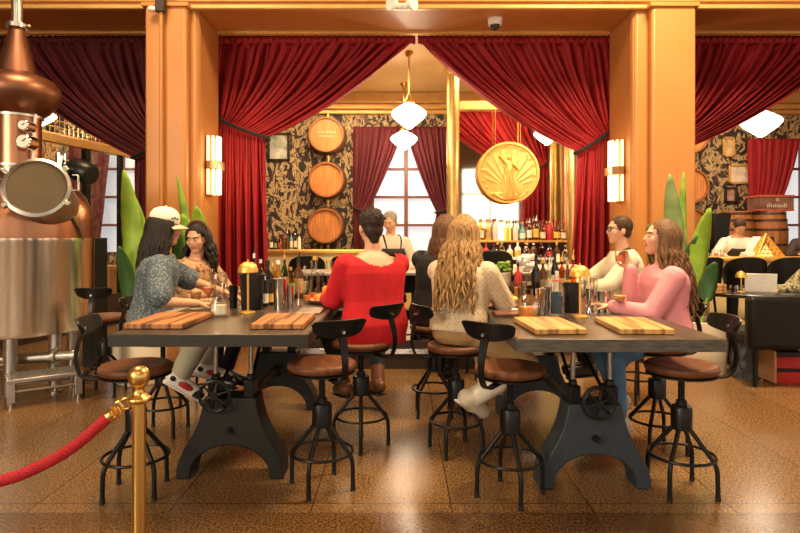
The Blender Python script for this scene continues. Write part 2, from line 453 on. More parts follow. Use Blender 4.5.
# ================================================================== CURTAINS
def curtain(name, label, y, xr0, xr1, zt, tx0, tx1, tz0, tz1, bx0, bx1, zb, nf, amp, m, sag=.16, band=True, group=None, spread=1.0, header=True):
    """u=0 at the tied side, u=1 at the leading edge"""
    rnd = random.Random(len(label) * 7 + int(abs(xr0) * 100))
    NU, NV1, NV2 = int(nf * 12), 22, 14
    root = thing(name, label, 'curtain', ((tx0 + tx1) / 2, y, zb), 0, group)
    ox, oy, oz = root.location
    ph = [rnd.uniform(-.5, .5) for _ in range(int(nf) + 3)]; am = [rnd.uniform(.45, 1.35) for _ in range(int(nf) + 3)]
    def fold(u):
        t = u * nf; i = int(t); f = t - i
        p = ph[i] * (1 - f) + ph[i + 1] * f
        return (am[i] * (1 - f) + am[i + 1] * f) * (math.sin(2 * PI * t + p * 2.5) + .35 * math.sin(6 * PI * t + p * 6))
    vs = []; fs = []; nv = NV1 + NV2 + 1
    for i in range(NU + 1):
        u = i / NU
        rod = V((xr0 + (xr1 - xr0) * u, 0, zt)); tie = V((tx0 + (tx1 - tx0) * u, 0, tz0 + (tz1 - tz0) * u))
        lam = .25 + .22 * u; mid = V((rod.x + (tie.x - rod.x) * lam, 0, rod.z + (tie.z - rod.z) * (.66 - .11 * u) - sag * u))
        bot = V((bx0 + (bx1 - bx0) * u, 0, zb))
        uw = u + .012 * math.sin(u * 23 + ph[1] * 5) + .008 * math.sin(u * 57)
        g0 = fold(min(max(uw, 0), 1)); g = g0
        for j in range(NV1 + 1):
            t = j / NV1; p = bez(rod, mid, tie, t); g = g0 if j < 2 else fold(min(max(uw + .011 * math.sin(3.2 * t + u * 17 + ph[2] * 4), 0), 1))
            a = amp * (.5 + 1.3 * math.sin(PI * min(1, t * 1.05)) ** .7 * .6) * (1 if t < .8 else 1 - (t - .8) * 3.2)
            vs.append((p.x - ox, p.y + a * g + .12 * u * (1 - t) * 0, p.z - oz))
        for j in range(1, NV2 + 1):
            t = j / NV2; p = tie.lerp(bot, t); a = amp * (.36 + min(1, t * 3) * .75)
            w2 = min(1, t * 2.2)
            vs.append((p.x - ox, p.y + a * (g * (1 - w2 * .75) + w2 * 1.25 * math.sin(u * nf * 2 * PI * .3 + ph[0] * 3 + .6 * math.sin(u * 9))), p.z - oz))
    for i in range(NU):
        for j in range(nv - 1):
            a = i * nv + j; fs.append((a, a + nv, a + nv + 1, a + 1))
    mb = MB(); mb.add(vs, fs)
    o = mb.build('drape', m, root, ang=180)
    so = o.modifiers.new('thickness', 'SOLIDIFY'); so.thickness = .008
    if header:
        h = MB(); pts = []
        n = int(abs(xr1 - xr0) * 40)
        rows = []
        for k in range(3):
            for i in range(n + 1):
                u = i / n
                rows.append((xr0 + (xr1 - xr0) * u - ox, -.03 + .022 * math.sin(i * 1.9) - .02 * (k == 1), zt + .03 - .055 * k - oz))
        fs = [(k * (n + 1) + i, k * (n + 1) + i + 1, (k + 1) * (n + 1) + i + 1, (k + 1) * (n + 1) + i) for k in range(2) for i in range(n)]
        h.add(rows, fs).build('pleated_header', m, root, ang=180).modifiers.new('thickness', 'SOLIDIFY').thickness = .006
    if band:
        t = MB(); A = V((tx0 - ox, 0, tz0 - oz)); B = V((tx1 - ox, 0, tz1 - oz)); d = amp * .55 + .03
        pts = [A + V((0, -d, 0)), A.lerp(B, .5) + V((0, -d - .02, -.02)), B + V((0, -d, 0)), B + V((.03 * (1 if tx1 > tx0 else -1), 0, 0)), B + V((0, d, 0)), A.lerp(B, .5) + V((0, d + .01, -.02)), A + V((0, d, 0))]
        t.tube(spline(pts, 4), .022, 8).build('tieback', black_cloth, root)
    return root
CY = 7.74
curtain('swag_curtain', 'red velvet curtain swagged left and tied to the pillar with the left sconce', CY, -2.42, .20, 4.01, -2.42, -1.76, 2.97, 2.70, -2.42, -1.70, .02, 19, .075, velvet)
curtain('swag_curtain', 'red velvet curtain swagged right and tied to the pillar with the right sconce', CY, 2.80, .235, 4.01, 2.80, 2.33, 2.84, 2.52, 2.80, 2.16, .02, 19, .075, velvet)
curtain('swag_curtain', 'dark maroon velvet curtain swagged behind the copper still', CY, -2.95, -5.7, 4.01, -2.95, -3.47, 2.72, 2.45, -2.95, -3.5, .02, 17, .07, velvet_maroon_shaded)
curtain('swag_curtain', 'red velvet curtain swagged up above the barrel counter beyond the right pillar', CY, 3.37, 6.05, 4.01, 3.37, 3.75, 2.78, 2.56, 3.37, 3.6, .02, 19, .075, velvet)
# window curtains at the back wall
yw = YB - .2
curtain('window_curtain', 'maroon curtain on the left of the bar window, tied back above the red sweater', yw, X(353, yw), X(404, yw), 3.42, X(353, yw), X(367, yw), 1.95, 1.85, X(353, yw), X(368, yw), 1.15, 8, .03, velvet_maroon_shaded, sag=.05, group=None, header=False)
curtain('window_curtain', 'maroon curtain on the right of the bar window, gathered beside the brass column', yw, X(452, yw), X(404, yw), 3.42, X(452, yw), X(437, yw), 1.95, 1.85, X(452, yw), X(430, yw), 1.15, 8, .03, velvet_maroon_shaded, sag=.05, header=False)
curtain('window_curtain', 'red curtain over the window behind the two upright barrels', yw, X(748, yw), X(800, yw), 3.2, X(750, yw), X(783, yw), 2.1, 2.1, X(750, yw), X(770, yw), 1.15, 8, .03, velvet, sag=.02, band=False, header=False)
curtain('window_curtain', 'dark curtain behind the glazed screen at the left', yw, X(70, yw), X(112, yw), 3.2, X(70, yw), X(104, yw), 1.9, 1.9, X(70, yw), X(98, yw), .6, 6, .03, velvet_maroon_shaded, sag=.02, band=False, header=False)
# ================================================================== CRANK TABLES
tm, N, L, b = nodemat('weathered plank table top')
tc = N.new('ShaderNodeTexCoord'); sx = N.new('ShaderNodeSeparateXYZ'); L.new(tc.outputs['Object'], sx.inputs[0])
q = math_node('MULTIPLY', sx.outputs['X'], 1 / .147)
fl = math_node('FLOOR', math_node('ADD', q, .5), None); fr = math_node('FRACT', math_node('ADD', q, .5), None)
mp = N.new('ShaderNodeMapping'); mp.inputs['Scale'].default_value = (22, 1.6, 22); L.new(tc.outputs['Object'], mp.inputs[0])
nz = N.new('ShaderNodeTexNoise'); nz.inputs['Scale'].default_value = 2; nz.inputs['Detail'].default_value = 5; L.new(mp.outputs[0], nz.inputs[0])
c0 = ramp(nz.outputs['Fac'], [(.3, (.026, .018, .013)), (.7, (.1, .073, .054))])
wn = N.new('ShaderNodeTexWhiteNoise'); wn.noise_dimensions = '1D'; L.new(fl, wn.inputs['W'])
tone = math_node('ADD', math_node('MULTIPLY', wn.outputs['Value'], .5), .7)
cc = N.new('ShaderNodeCombineColor'); [L.new(tone, cc.inputs[i]) for i in range(3)]
c0 = mixcol(1.0, c0, cc.outputs[0])
gap = math_node('LESS_THAN', fr, .03)
c0 = mixcol(math_node('MULTIPLY', gap, .8), c0, (.1, .08, .06, 1))
L.new(c0, b.inputs['Base Color']); b.inputs['Roughness'].default_value = .32
TABLE_H, TABLE_L, TABLE_W = .91, 2.3, 1.03

edge_dark = mat('dark plank edge', (.018, .014, .011), .5, var=.4, vs=6, stretch=(2, 2, 14), bump=.3, bs=30)  # edge colour set per table: darker on the left, grey on the right
edge_grey = mat('grey plank edge', (.085, .078, .068), .55, var=.5, vs=6, stretch=(2, 2, 14), bump=.3, bs=30)
def crank_table(label, loc, wheel_dx, im, em):
    t = thing('crank_table', label, 'table', loc, 0, 'crank tables')
    mb = MB(); mb.bb(-TABLE_W / 2, TABLE_W / 2, 0, TABLE_L, TABLE_H - .065, TABLE_H)
    mb.build('tabletop', tm, t, bevel=.006)
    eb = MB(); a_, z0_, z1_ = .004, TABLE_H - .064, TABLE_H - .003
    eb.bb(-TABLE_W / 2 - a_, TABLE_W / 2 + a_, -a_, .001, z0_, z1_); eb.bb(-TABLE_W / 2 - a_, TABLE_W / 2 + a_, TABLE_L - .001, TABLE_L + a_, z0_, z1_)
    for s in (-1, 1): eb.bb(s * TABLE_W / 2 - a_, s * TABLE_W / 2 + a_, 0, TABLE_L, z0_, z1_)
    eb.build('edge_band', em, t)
    half = [(.315, 0), (.313, .05), (.296, .115), (.262, .185), (.215, .26), (.18, .34), (.16, .42), (.15, .475)]
    arch = [(.232 * math.cos(a), .02 + .178 * math.sin(a)) for a in [R(180 - 180 * i / 16) for i in range(17)]]
    outline = half + [(-x, z) for x, z in reversed(half)] + [(-.232, 0)] + arch + [(.232, 0)]
    for yy in (.38, TABLE_L - .56):
        tr = MB(); tr.prism(outline, yy, yy + .18); tre = tr.build('trestle', im, t, bevel=.008)
        bo = MB(); bo.cyl((0, yy - .03, .29), (0, yy, .29), .02, .02, 10); bo.cyl((0, yy - .045, .29), (0, yy - .02, .29), .012, .012, 6)
        bo.build('bolt', black_metal, tre)
        for s in (-1, 1):
            h = MB(); h.bb(s * .105 - .032, s * .105 + .032, yy + .03, yy + .13, .465, .57); h.cyl((s * .105, yy + .08, .55), (s * .105, yy + .08, .6), .028, .022)
            h.build('gear_housing', black_metal, t, bevel=.006)
            r = MB(); r.cyl((s * .105, yy + .08, .56), (s * .105, yy + .08, TABLE_H - .06), .0135, .0135, 12)
            for k in range(14): r.torus((s * .105, yy + .08, .6 + k * .017), .0135, .0025, 12, 5)
            r.build('screw_post', steel_dull, t)
            y2 = yy + .75 if yy < 1 else yy - .55
            d = MB(); d.cyl((s * .09, yy + .09, .5), (s * .05, y2, TABLE_H - .07), .011, .011, 8)
            d.build('brace', black_metal, t)
        p = MB(); p.bb(-.2, .2, yy - .0, yy + .16, TABLE_H - .1, TABLE_H - .065); p.build('cleat', im, t, bevel=.005)
    s = MB(); s.bb(-.022, .022, .5, TABLE_L - .5, .33, .375); s.build('stretcher', im, t, bevel=.006)
    # crank wheel with rim, hub and spokes in front of the nearer trestle
    w = MB(); c = V((wheel_dx, .33, .50)); M = Matrix.Translation(c) @ Matrix.Rotation(R(90), 4, 'X')
    w.torus((0, 0, 0), .088, .0095, 32, 8, M)
    w.torus((0, 0, .006), .08, .005, 32, 6, M)
    w.cyl(c + V((0, -.025, 0)), c + V((0, .06, 0)), .02, .02, 14)
    for k in range(6):
        a = R(60 * k + 20); e_ = c + V((.086 * math.cos(a), 0, .086 * math.sin(a)))
        w.cyl(c + V((0, -.004, 0)), e_, .015, .004, 8)
    w.build('crank_wheel', black_metal, t)
    h = MB(); a = c + V((.05, 0, -.055)); h.cyl(a, a + V((0, -.04, 0)), .008, .011, 10); h.build('crank_handle', black_metal, t)
    return t
TL = (-.995, 3.06, 0); TR = (1.095, 2.92, 0)
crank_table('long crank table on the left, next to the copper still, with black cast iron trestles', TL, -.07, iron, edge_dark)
crank_table('long crank table on the right with blue grey iron trestles, by the pink sweater woman', TR, 0, iron_blue, edge_grey)

# ================================================================== STOOLS
def make_stool():
    t = thing('swivel_stool', '', 'stool', (0, 0, 0), 0, 'swivel stools at the crank tables')
    s = MB(); s.lathe([(0, .66), (.16, .66), (.185, .668), (.195, .685), (.192, .703), (.178, .713), (.15, .71), (.08, .702), (0, .7)], 40)
    s.build('seat', seat_wood, t, ang=50)
    r = MB(); r.lathe([(0, .645), (.165, .645), (.187, .652), (.187, .66), (0, .66)], 36)
    r.build('seat_rim', black_metal, t)
    p = MB(); p.cyl((0, 0, .48), (0, 0, .65), .017, .017, 14)
    for k in range(10): p.torus((0, 0, .5 + k * .014), .017, .003, 14, 5)
    p.build('screw', black_metal, t)
    h = MB(); h.lathe([(0, .345), (.05, .345), (.056, .352), (.056, .465), (.05, .475), (.03, .478), (.028, .505), (0, .505)], 24)
    h.build('hub', black_metal, t)
    for k in range(4):
        a = R(45 + 90 * k); ca, sa = math.cos(a), math.sin(a)
        pts = spline([(.03 * ca, .03 * sa, .37), (.07 * ca, .07 * sa, .32), (.13 * ca, .13 * sa, .245), (.168 * ca, .168 * sa, .195), (.183 * ca, .183 * sa, .15), (.185 * ca, .185 * sa, .08), (.186 * ca, .186 * sa, .008)], 5)
        l = MB(); l.tube(pts, .0125, 10); lo = l.build('leg', black_metal, t)
        f = MB(); f.cyl((.186 * ca, .186 * sa, 0), (.186 * ca, .186 * sa, .022), .0145, .0145, 10); f.build('foot_cap', rubber, lo)
    g = MB(); g.torus((0, 0, .205), .172, .0085, 44, 8); g.build('foot_ring', black_metal, t)
    a = MB()
    pts = spline([(.05, 0, .648), (.16, 0, .636), (.235, 0, .632), (.285, 0, .655), (.308, 0, .71), (.312, 0, .77), (.296, 0, .84), (.275, 0, .89)], 6)
    n = len(pts); vs = []; fs = []
    for i, p in enumerate(pts):
        d = (pts[min(i + 1, n - 1)] - pts[max(i - 1, 0)]).normalized(); nn = V((-d.z, 0, d.x)); w = .024 - .008 * math.sin(PI * i / (n - 1))
        for sy, sn in ((-1, -1), (1, -1), (1, 1), (-1, 1)): vs.append(p + V((0, sy * w, 0)) + nn * sn * .005)
    for i in range(n - 1):
        for k in range(4): fs.append((i * 4 + k, i * 4 + (k + 1) % 4, i * 4 + 4 + (k + 1) % 4, i * 4 + 4 + k))
    fs += [(0, 1, 2, 3), tuple(range(4 * n - 1, 4 * n - 5, -1))]
    a.add(vs, fs).build('back_arm', black_metal, t)
    # saddle shaped backrest bent round the sitter
    vs = []; fs = []; NU = 22
    for i in range(NU + 1):
        u = -1 + 2 * i / NU; an = u * R(33); hh = .05 * (1 - .35 * abs(u) ** 2.2); zc = .93 + .012 * u * u
        if abs(u) > .86: hh *= (1 - ((abs(u) - .86) / .16) ** 2 * .6)
        for rr, dz in ((.268, -1), (.268, 1), (.284, 1), (.284, -1)):
            r0 = rr + .012 * dz * 1
            vs.append((r0 * math.cos(an), r0 * math.sin(an), zc + hh * dz))
    for i in range(NU):
        for k in range(4): fs.append((i * 4 + k, i * 4 + (k + 1) % 4, i * 4 + 4 + (k + 1) % 4, i * 4 + 4 + k))
    fs += [(0, 1, 2, 3), tuple(range(4 * NU + 3, 4 * NU - 1, -1))]
    b_ = MB(); b_.add(vs, fs); br = b_.build('backrest', black_metal, t, bevel=.004)
    rv = MB()
    for z in (.915,): rv.cyl((.262, 0, z), (.3, 0, z), .009, .009, 10)
    rv.build('rivet', steel_dull, br)
    return t
stool0 = make_stool()
STOOLS = [
    (X(136, 3.27), 3.27, 188, 'empty swivel stool behind the brass rope post'),
    (X(322, 3.34), 3.34, -60, 'empty swivel stool by the right corner of the left crank table, backrest toward the viewer'),
    (X(510, 3.235), 3.235, -128, 'empty swivel stool by the near left corner of the right crank table'),
    (X(676, 3.29) + .03, 3.29, 2, 'empty swivel stool by the near right corner of the right crank table'),
    (X(361, 4.0), 4.0, -42, 'swivel stool under the woman in the red sweater'),
    (X(456, 3.9), 3.9, -160, 'swivel stool under the blonde woman in the cream knit sweater'),
    (X(434, 4.72), 4.72, 180, 'swivel stool under the person in the black jacket behind the blonde woman'),
    (X(657, 3.92), 3.92, 8, 'swivel stool under the woman in the pink sweater'),
    (X(163, 4.27), 4.27, 178, 'swivel stool under the person in the white cap'),
    (X(203, 5.0), 5.0, 170, 'swivel stool under the woman in the floral blouse'),
    (X(105, 5.3), 5.3, -85, 'empty swivel stool between the copper still and the person in the white cap'),
    (X(637, 5.1), 5.1, 20, 'swivel stool under the man in glasses'),
]
for i, (x, y, a, lab) in enumerate(STOOLS):
    if i == 0:
        stool0.location = (x, y, 0); stool0.rotation_euler.z = R(a); stool0['label'] = lab
    else: dup(stool0, (x, y, 0), R(a), lab)

# ================================================================== COPPER STILL
def P(px, py, D): return (X(px, D), D, Z(py, D))
SD = 5.6; ss = F / SD; sxx = X(17, SD)
def zs(py): return HC - (py - HY) / ss
t = thing('copper_still', 'tall copper pot still with a stainless steel lower jacket, by the left edge', 'still', (sxx, SD, 0))
m = MB(); m.lathe([(0, .56), (.6, .53), (.645, .545), (.655, .58), (.655, 1.36), (.66, 1.37), (.66, 1.40), (.6, 1.4)], 64); m.build('steel_jacket', steel, t)
m = MB(); m.lathe([(.645, 1.40), (.645, 1.55), (.63, 1.68), (.58, 1.8), (.5, 1.88), (.4, 1.93), (.28, 1.96), (.22, 2.0), (.205, 2.03)], 56); m.build('pot', copper, t, ang=60)
m = MB(); m.lathe([(.205, 2.02), (.205, 2.56)], 40); m.build('column', copper, t)
for z_ in (2.03, 2.08, 2.545):
    q = MB(); q.lathe([(.2, z_ - .012), (.222, z_ - .012), (.222, z_ + .012), (.2, z_ + .012)], 40); q.build('flange', steel_dull, t)
m = MB(); m.lathe([(.205, 2.55), (.27, 2.59), (.33, 2.66), (.368, 2.73), (.378, 2.78), (.365, 2.84), (.31, 2.9), (.2, 2.945), (.17, 2.96)], 48); m.build('onion_head', copper_dark, t, ang=60)
m = MB(); m.lathe([(.172, 2.95), (.062, 3.4)], 36); m.build('swan_neck', copper_dark, t)
m = MB(); m.lathe([(.05, 3.39), (.09, 3.39), (.09, 3.43), (.05, 3.43)], 24); m.cyl((.09, 0, 3.41), (.13, -.02, 3.41), .012); m.build('clamp', steel_dull, t)
m = MB(); m.tube(spline([(0, 0, 3.4), (0, 0, 3.6), (-.015, 0, 3.7), (-.1, 0, 3.82), (-.3, 0, 3.9), (-1.2, 0, 3.95)], 8), .048, 14); m.build('vapour_pipe', steel_dull, t)
# porthole facing the viewer, a little to the right
pd = V((.3, -.9, .26)).normalized(); pc = V(P(37, 188, 5.0)) - V((sxx, SD, 0)) - pd * .15
Mp = Matrix.Translation(pc) @ pd.to_track_quat('Z', 'Y').to_matrix().to_4x4()
m = MB(); m.lathe([(.235, -.35), (.24, .12), (.262, .13), (.262, .17), (.236, .18), (.225, .165)], 48, M=Mp); ph = m.build('porthole', steel_dull, t)
m = MB(); m.lathe([(0, .15), (.232, .15), (.232, .16), (0, .165)], 40, M=Mp)
m.build('porthole_glass', mat('smoked sight glass', (.11, .08, .05), .3, var=.1, spec=.25), ph)
for a in (150, 215, 330, 40):
    m = MB(); m.box((0, 0, 0), (.07, .045, .05), 0, Mp @ Matrix.Translation((.262 * math.cos(R(a)), .262 * math.sin(R(a)), .15)) @ Matrix.Rotation(R(a), 4, 'Z'))
    m.build('latch', steel_dull, ph, bevel=.008)
for a in (180, 12):
    m = MB(); c = V((.265 * math.cos(R(a)), .265 * math.sin(R(a)), .15)); s_ = 1 if a == 12 else -1
    m.tube([Mp @ (c + V((0, -.07, 0))), Mp @ (c + V((.05 * s_, -.07, 0))), Mp @ (c + V((.05 * s_, .07, 0))), Mp @ (c + V((0, .07, 0)))], .01, 8)
    m.build('porthole_handle', steel_dull, ph)
# gauges
for py, rr in ((126, .05), (142, .068)):
    g = MB(); c = V(P(25, py, 5.36)) - V((sxx, SD, 0)); g.cyl(c + V((0, .1, 0)), c + V((.01, -.05, 0)), rr, rr, 28); go = g.build('gauge', chrome, t, bevel=.008)
    d = MB(); d.cyl(c + V((.01, -.045, 0)), c + V((.01, -.056, 0)), rr * .8, rr * .8, 28); d.build('gauge_dial', white_paint, go)
    d = MB(); d.cyl(c + V((.01, -.057, 0)), c + V((.01 + rr * .5, -.06, rr * .35)), .005, .003, 6); d.build('needle', black_cloth, go)
# motor and valve on the shoulder
m = MB(); a = V(P(64, 165, 5.25)) - V((sxx, SD, 0)); b0 = V(P(88, 175, 5.2)) - V((sxx, SD, 0))
m.lathe([(0, 0), (.085, 0), (.1, .02), (.1, .2), (.085, .22), (0, .22)], 24, M=Matrix.Translation(a + V((.07, 0, -.02))) @ (b0 - a).to_track_quat('Z', 'Y').to_matrix().to_4x4())
m.build('motor', black_metal, t)
m = MB(); m.cyl(a + V((-.18, .25, -.02)), a + V((.08, 0, -.02)), .055); m.cyl(a + V((-.02, -.02, -.05)), a + V((-.02, -.02, .1)), .045); m.cyl(a + V((-.08, .05, .08)), a + V((.02, -.06, .1)), .02)
m.build('valve', chrome, t)
m = MB(); m.tube(spline([(.21, -.05, 2.62), (.22, -.1, 2.3), (.225, -.12, 2.05)], 4), .012, 8); m.build('sight_tube', white_paint, t)
m = MB(); m.tube(spline([(.3, -.3, 1.93), (.52, -.3, 1.83), (.62, -.2, 1.62), (.66, -.05, 1.4)], 6), .013, 8); m.build('sight_tube', chrome, t)
# legs and outlet pipes
for a in (-62, 62, 180, 0 - 25):
    x_, y_ = .55 * math.cos(R(a)), .55 * math.sin(R(a))
    m = MB(); m.cyl((x_, y_, .07), (x_, y_, .6), .055); lo = m.build('leg', steel_dull, t)
    f = MB(); f.cyl((x_, y_, 0), (x_, y_, .015), .055); f.cyl((x_, y_, 0), (x_, y_, .08), .018); f.build('foot', steel_dull, lo)
m = MB(); m.tube(spline([(.02, -.35, .58), (.02, -.35, .42), (.05, -.35, .35), (.15, -.35, .32), (.75, -.33, .36)], 6), .045, 14); m.tube(spline([(-.6, -.4, .25), (0, -.4, .27), (.3, -.2, .29)], 4), .018, 8)
m.lathe([(.05, 0), (.07, 0), (.07, .03), (.05, .03)], 20, M=Matrix.Translation((.55, -.335, .35)) @ Matrix.Rotation(R(88), 4, 'Y'))
m.build('outlet_pipe', steel_dull, t)

# step stool in front of the still
t = thing('step_platform', 'low stainless steel step with a diamond plate top, beneath the copper still', 'step', (0, 0, 0))
SL, SDp, sz = .56, .32, .245
t.location = (-3.2, 4.79, 0); t.rotation_euler.z = R(36)
m = MB(); m.bb(0, SL, 0, SDp, sz - .035, sz)
tread = MB()
for i in range(17):
    for j in range(9):
        tread.box((.03 + i * (SL - .06) / 16, .03 + j * (SDp - .06) / 8, sz + .002), (.034, .009, .006), R(45 if (i + j) % 2 else -45))
def local(mb, o):
    mb.v = [tuple(V(p) - o.location) for p in mb.v]; return mb
to = m.build('platform', steel_dull, t, bevel=.006); tread.build('tread_pattern', steel_dull, to)
for xx in (.035, SL - .035):
    for yy in (.03, SDp - .03):
        lg = MB(); lg.bb(xx - .03, xx + .03, yy - .025, yy + .025, .05, sz - .03); lo = lg.build('leg', steel_dull, t, bevel=.005)
        ft = MB(); ft.cyl((xx, yy, 0), (xx, yy, .015), .026); ft.cyl((xx, yy, .015), (xx, yy, .055), .013); ft.build('foot', steel_dull, lo)
ra = MB(); ra.cyl((.05, .03, .14), (SL - .05, .03, .14), .011); ra.cyl((.05, SDp - .03, .14), (SL - .05, SDp - .03, .14), .011)
ra.build('rail', steel_dull, t)
# control cabinet behind the still
m = MB(); m.bb(X(82, 6.4), X(94, 6.4), 6.4, 6.7, 0, 1.4)
o = m.build('control_cabinet', mat('dark green black cabinet', (.018, .024, .02), .4), bevel=.01)
tag(o, 'narrow dark cabinet standing upright directly behind the steel jacket of the still', 'cabinet')

# ================================================================== ROPE BARRIER
PD = 2.27; ps = F / PD; px0 = X(139, PD)
t = thing('rope_post', 'polished brass rope post with a ball finial', 'stanchion', (px0, PD, 0))
m = MB(); m.lathe([(0, .02), (.025, .02), (.0255, .78), (.0, .78)], 28); m.build('post', brass, t)
m = MB(); m.lathe([(0, 0), (.16, 0), (.16, .012), (.13, .03), (.05, .04), (.03, .06), (0, .06)], 36); m.build('base', brass, t)
m = MB(); m.lathe([(.024, .775), (.043, .785), (.046, .795), (.04, .803), (.026, .808), (.022, .82), (.018, .832), (.02, .84), (.03, .848), (.037, .86), (.0405, .878), (.038, .896), (.03, .91), (.014, .9185), (0, .92)], 32); m.build('finial', brass, t, ang=60)
zr = Z(404, PD)
m = MB(); m.torus((-.05, 0, .775), .02, .005, 20, 6, Matrix.Translation((-.05, 0, .775)) @ Matrix.Rotation(R(90), 4, 'X') @ Matrix.Translation((.05, 0, -.775))); m.build('ring', brass, t)
# braided rope
P0 = V((px0 - .075, PD - .01, Z(409, PD))); P3 = V((X(-70, 2.1), 2.1, Z(494, 2.1)))
path = spline([P0, P0 + V((-.045, 0, -.035)), V((X(72, 2.2), 2.2, Z(448, 2.2))), V((X(36, 2.17), 2.17, Z(468, 2.17))), V((X(0, 2.14), 2.14, Z(481, 2.14))), P3, P3 + V((-.3, 0, .0))], 30)
t = thing('barrier_rope', 'red braided velvet rope hooked to the brass post', 'rope', P0)
tot = 0; acc = [0]
for a, c in zip(path, path[1:]): tot += (c - a).length; acc.append(tot)
m = MB()
for k in range(4):
    pts = []
    for i, p in enumerate(path[20:]):
        i += 20
        d = (path[min(i + 1, len(path) - 1)] - path[i - 1]).normalized(); u = V((0, 1, 0)); w_ = d.cross(u).normalized(); u = w_.cross(d)
        an = acc[i] * 95 + k * PI / 2
        pts.append(p + (u * math.cos(an) + w_ * math.sin(an)) * .0115 - P0)
    m.tube(pts, .011, 7)
rope_red = mat('red rope', (.42, .008, .02), .65, bump=.5, bs=220)
m.build('braid', rope_red, t, ang=80)
m = MB(); m.tube([p - P0 for p in path[2:28]], [.008] * 3 + [.013] * 3 + [.021] * 4 + [.024] * 16, 16); m.build('end_cap', brass, t)
m = MB(); m.tube(spline([V((.022, 0, .012)), V((.0, 0, .03)), V((-.012, 0, .016)), V((-.006, 0, -.003))], 6), .006, 8); m.build('hook', brass, t)

# ================================================================== PLANTERS
leaf_pale = mat('greyish leaf green', (.2, .27, .1), .4, var=.3, vs=4)
def leaf(mb, base, tip, width, droop=.1, face=None, n=14):
    base = V(base); tip = V(tip); d = tip - base
    side = d.cross(V(face) if face else V((0, 1, 0))).normalized()
    nrm = side.cross(d).normalized()
    vs = []; fs = []
    for i in range(n + 1):
        t = i / n; p = base + d * t + V((0, 0, -droop * t * t)) + nrm * .05 * math.sin(PI * t)
        w = width * max(.02, math.sin(PI * min(1, (t * .93 + .05))) ** .75) * (.06 if t < .12 else 1) * (1 + .04 * math.sin(t * 40))
        for k in range(5):
            s = -1 + k / 2
            vs.append(p + side * w * s + nrm * (abs(s) * w * .3))
    for i in range(n):
        for k in range(4):
            a = i * 5 + k; fs.append((a, a + 1, a + 6, a + 5))
    mb.add(vs, fs); return mb
def planter(label, loc, r, h, leaves):
    t = thing('potted_banana_plant', label, 'plant', loc)
    m = MB(); m.lathe([(0, 0), (r * .86, 0), (r * .92, .02), (r, h * .5), (r, h), (r * .92, h), (r * .92, h - .05), (0, h - .05)], 40); m.build('planter', ceramic_white, t, bevel=.006)
    m = MB(); m.lathe([(0, h - .05), (r * .915, h - .05), (0, h - .035)], 30); m.build('soil', soil, t)
    o = V(loc)
    for (bx, tip, w_, mm) in leaves:
        tp = V(tip) - o
        b0 = V((bx, 0, h - .05)); m = MB()
        mid = b0.lerp(tp, .5)
        leaf(m, b0.lerp(tp, .3), tp, w_, .0, (0, 1, .0)); lf = m.build('leaf', mm, t, ang=80)
        lf.modifiers.new('thickness', 'SOLIDIFY').thickness = .004
        s = MB(); s.tube([b0, b0.lerp(tp, .2), b0.lerp(tp, .42)], [.016, .012, .006], 8); s.build('stalk', leaf_green, t)
    return t
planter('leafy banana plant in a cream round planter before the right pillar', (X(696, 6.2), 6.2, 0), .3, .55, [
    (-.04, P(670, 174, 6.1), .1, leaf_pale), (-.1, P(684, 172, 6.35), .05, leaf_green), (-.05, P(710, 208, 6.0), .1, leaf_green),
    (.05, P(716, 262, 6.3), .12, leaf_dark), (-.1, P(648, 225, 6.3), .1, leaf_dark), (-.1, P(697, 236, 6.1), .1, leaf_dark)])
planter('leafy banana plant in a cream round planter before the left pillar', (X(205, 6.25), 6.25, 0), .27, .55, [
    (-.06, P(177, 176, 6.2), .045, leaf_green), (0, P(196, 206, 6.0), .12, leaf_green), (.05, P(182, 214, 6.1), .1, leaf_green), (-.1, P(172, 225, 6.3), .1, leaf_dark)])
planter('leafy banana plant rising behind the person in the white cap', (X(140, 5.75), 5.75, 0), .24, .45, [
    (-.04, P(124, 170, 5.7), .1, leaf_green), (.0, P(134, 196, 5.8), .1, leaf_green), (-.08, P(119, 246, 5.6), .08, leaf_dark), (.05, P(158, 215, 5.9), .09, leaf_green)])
# ================================================================== PEOPLE
def blob(mb, name, voxel, smooth=3, fac=.5):
    me = mb.mesh('tmp'); o = bpy.data.objects.new('tmp', me); COL.objects.link(o)
    r = o.modifiers.new('r', 'REMESH'); r.mode = 'VOXEL'; r.voxel_size = voxel
    if smooth:
        s = o.modifiers.new('s', 'SMOOTH'); s.iterations = smooth; s.factor = fac
    dg = bpy.context.evaluated_depsgraph_get(); dg.update()
    out = bpy.data.meshes.new_from_object(o.evaluated_get(dg)); out.name = name
    bpy.data.objects.remove(o); bpy.data.meshes.remove(me)
    return out
def link(me, name, m, parent=None, cut=None):
    if cut:
        bm = bmesh.new(); bm.from_mesh(me)
        dead = [f for f in bm.faces if cut(f.calc_center_median())]
        bmesh.ops.delete(bm, geom=dead, context='FACES'); bm.to_mesh(me); bm.free()
    me.polygons.foreach_set('use_smooth', [True] * len(me.polygons))
    me.materials.clear(); me.materials.append(m)
    o = bpy.data.objects.new(name, me); COL.objects.link(o)
    if parent: o.parent = parent
    return o
def ik(a, c, l1, l2, pole):
    a = V(a); c = V(c); d = c - a; Ln = min(d.length, .995 * (l1 + l2)); Ln = max(Ln, abs(l1 - l2) + .02); dn = d.normalized()
    x = (l1 * l1 - l2 * l2 + Ln * Ln) / (2 * Ln); h = math.sqrt(max(0, l1 * l1 - x * x))
    p = V(pole); p = (p - dn * p.dot(dn)).normalized()
    return a + dn * x + p * h, a + dn * Ln
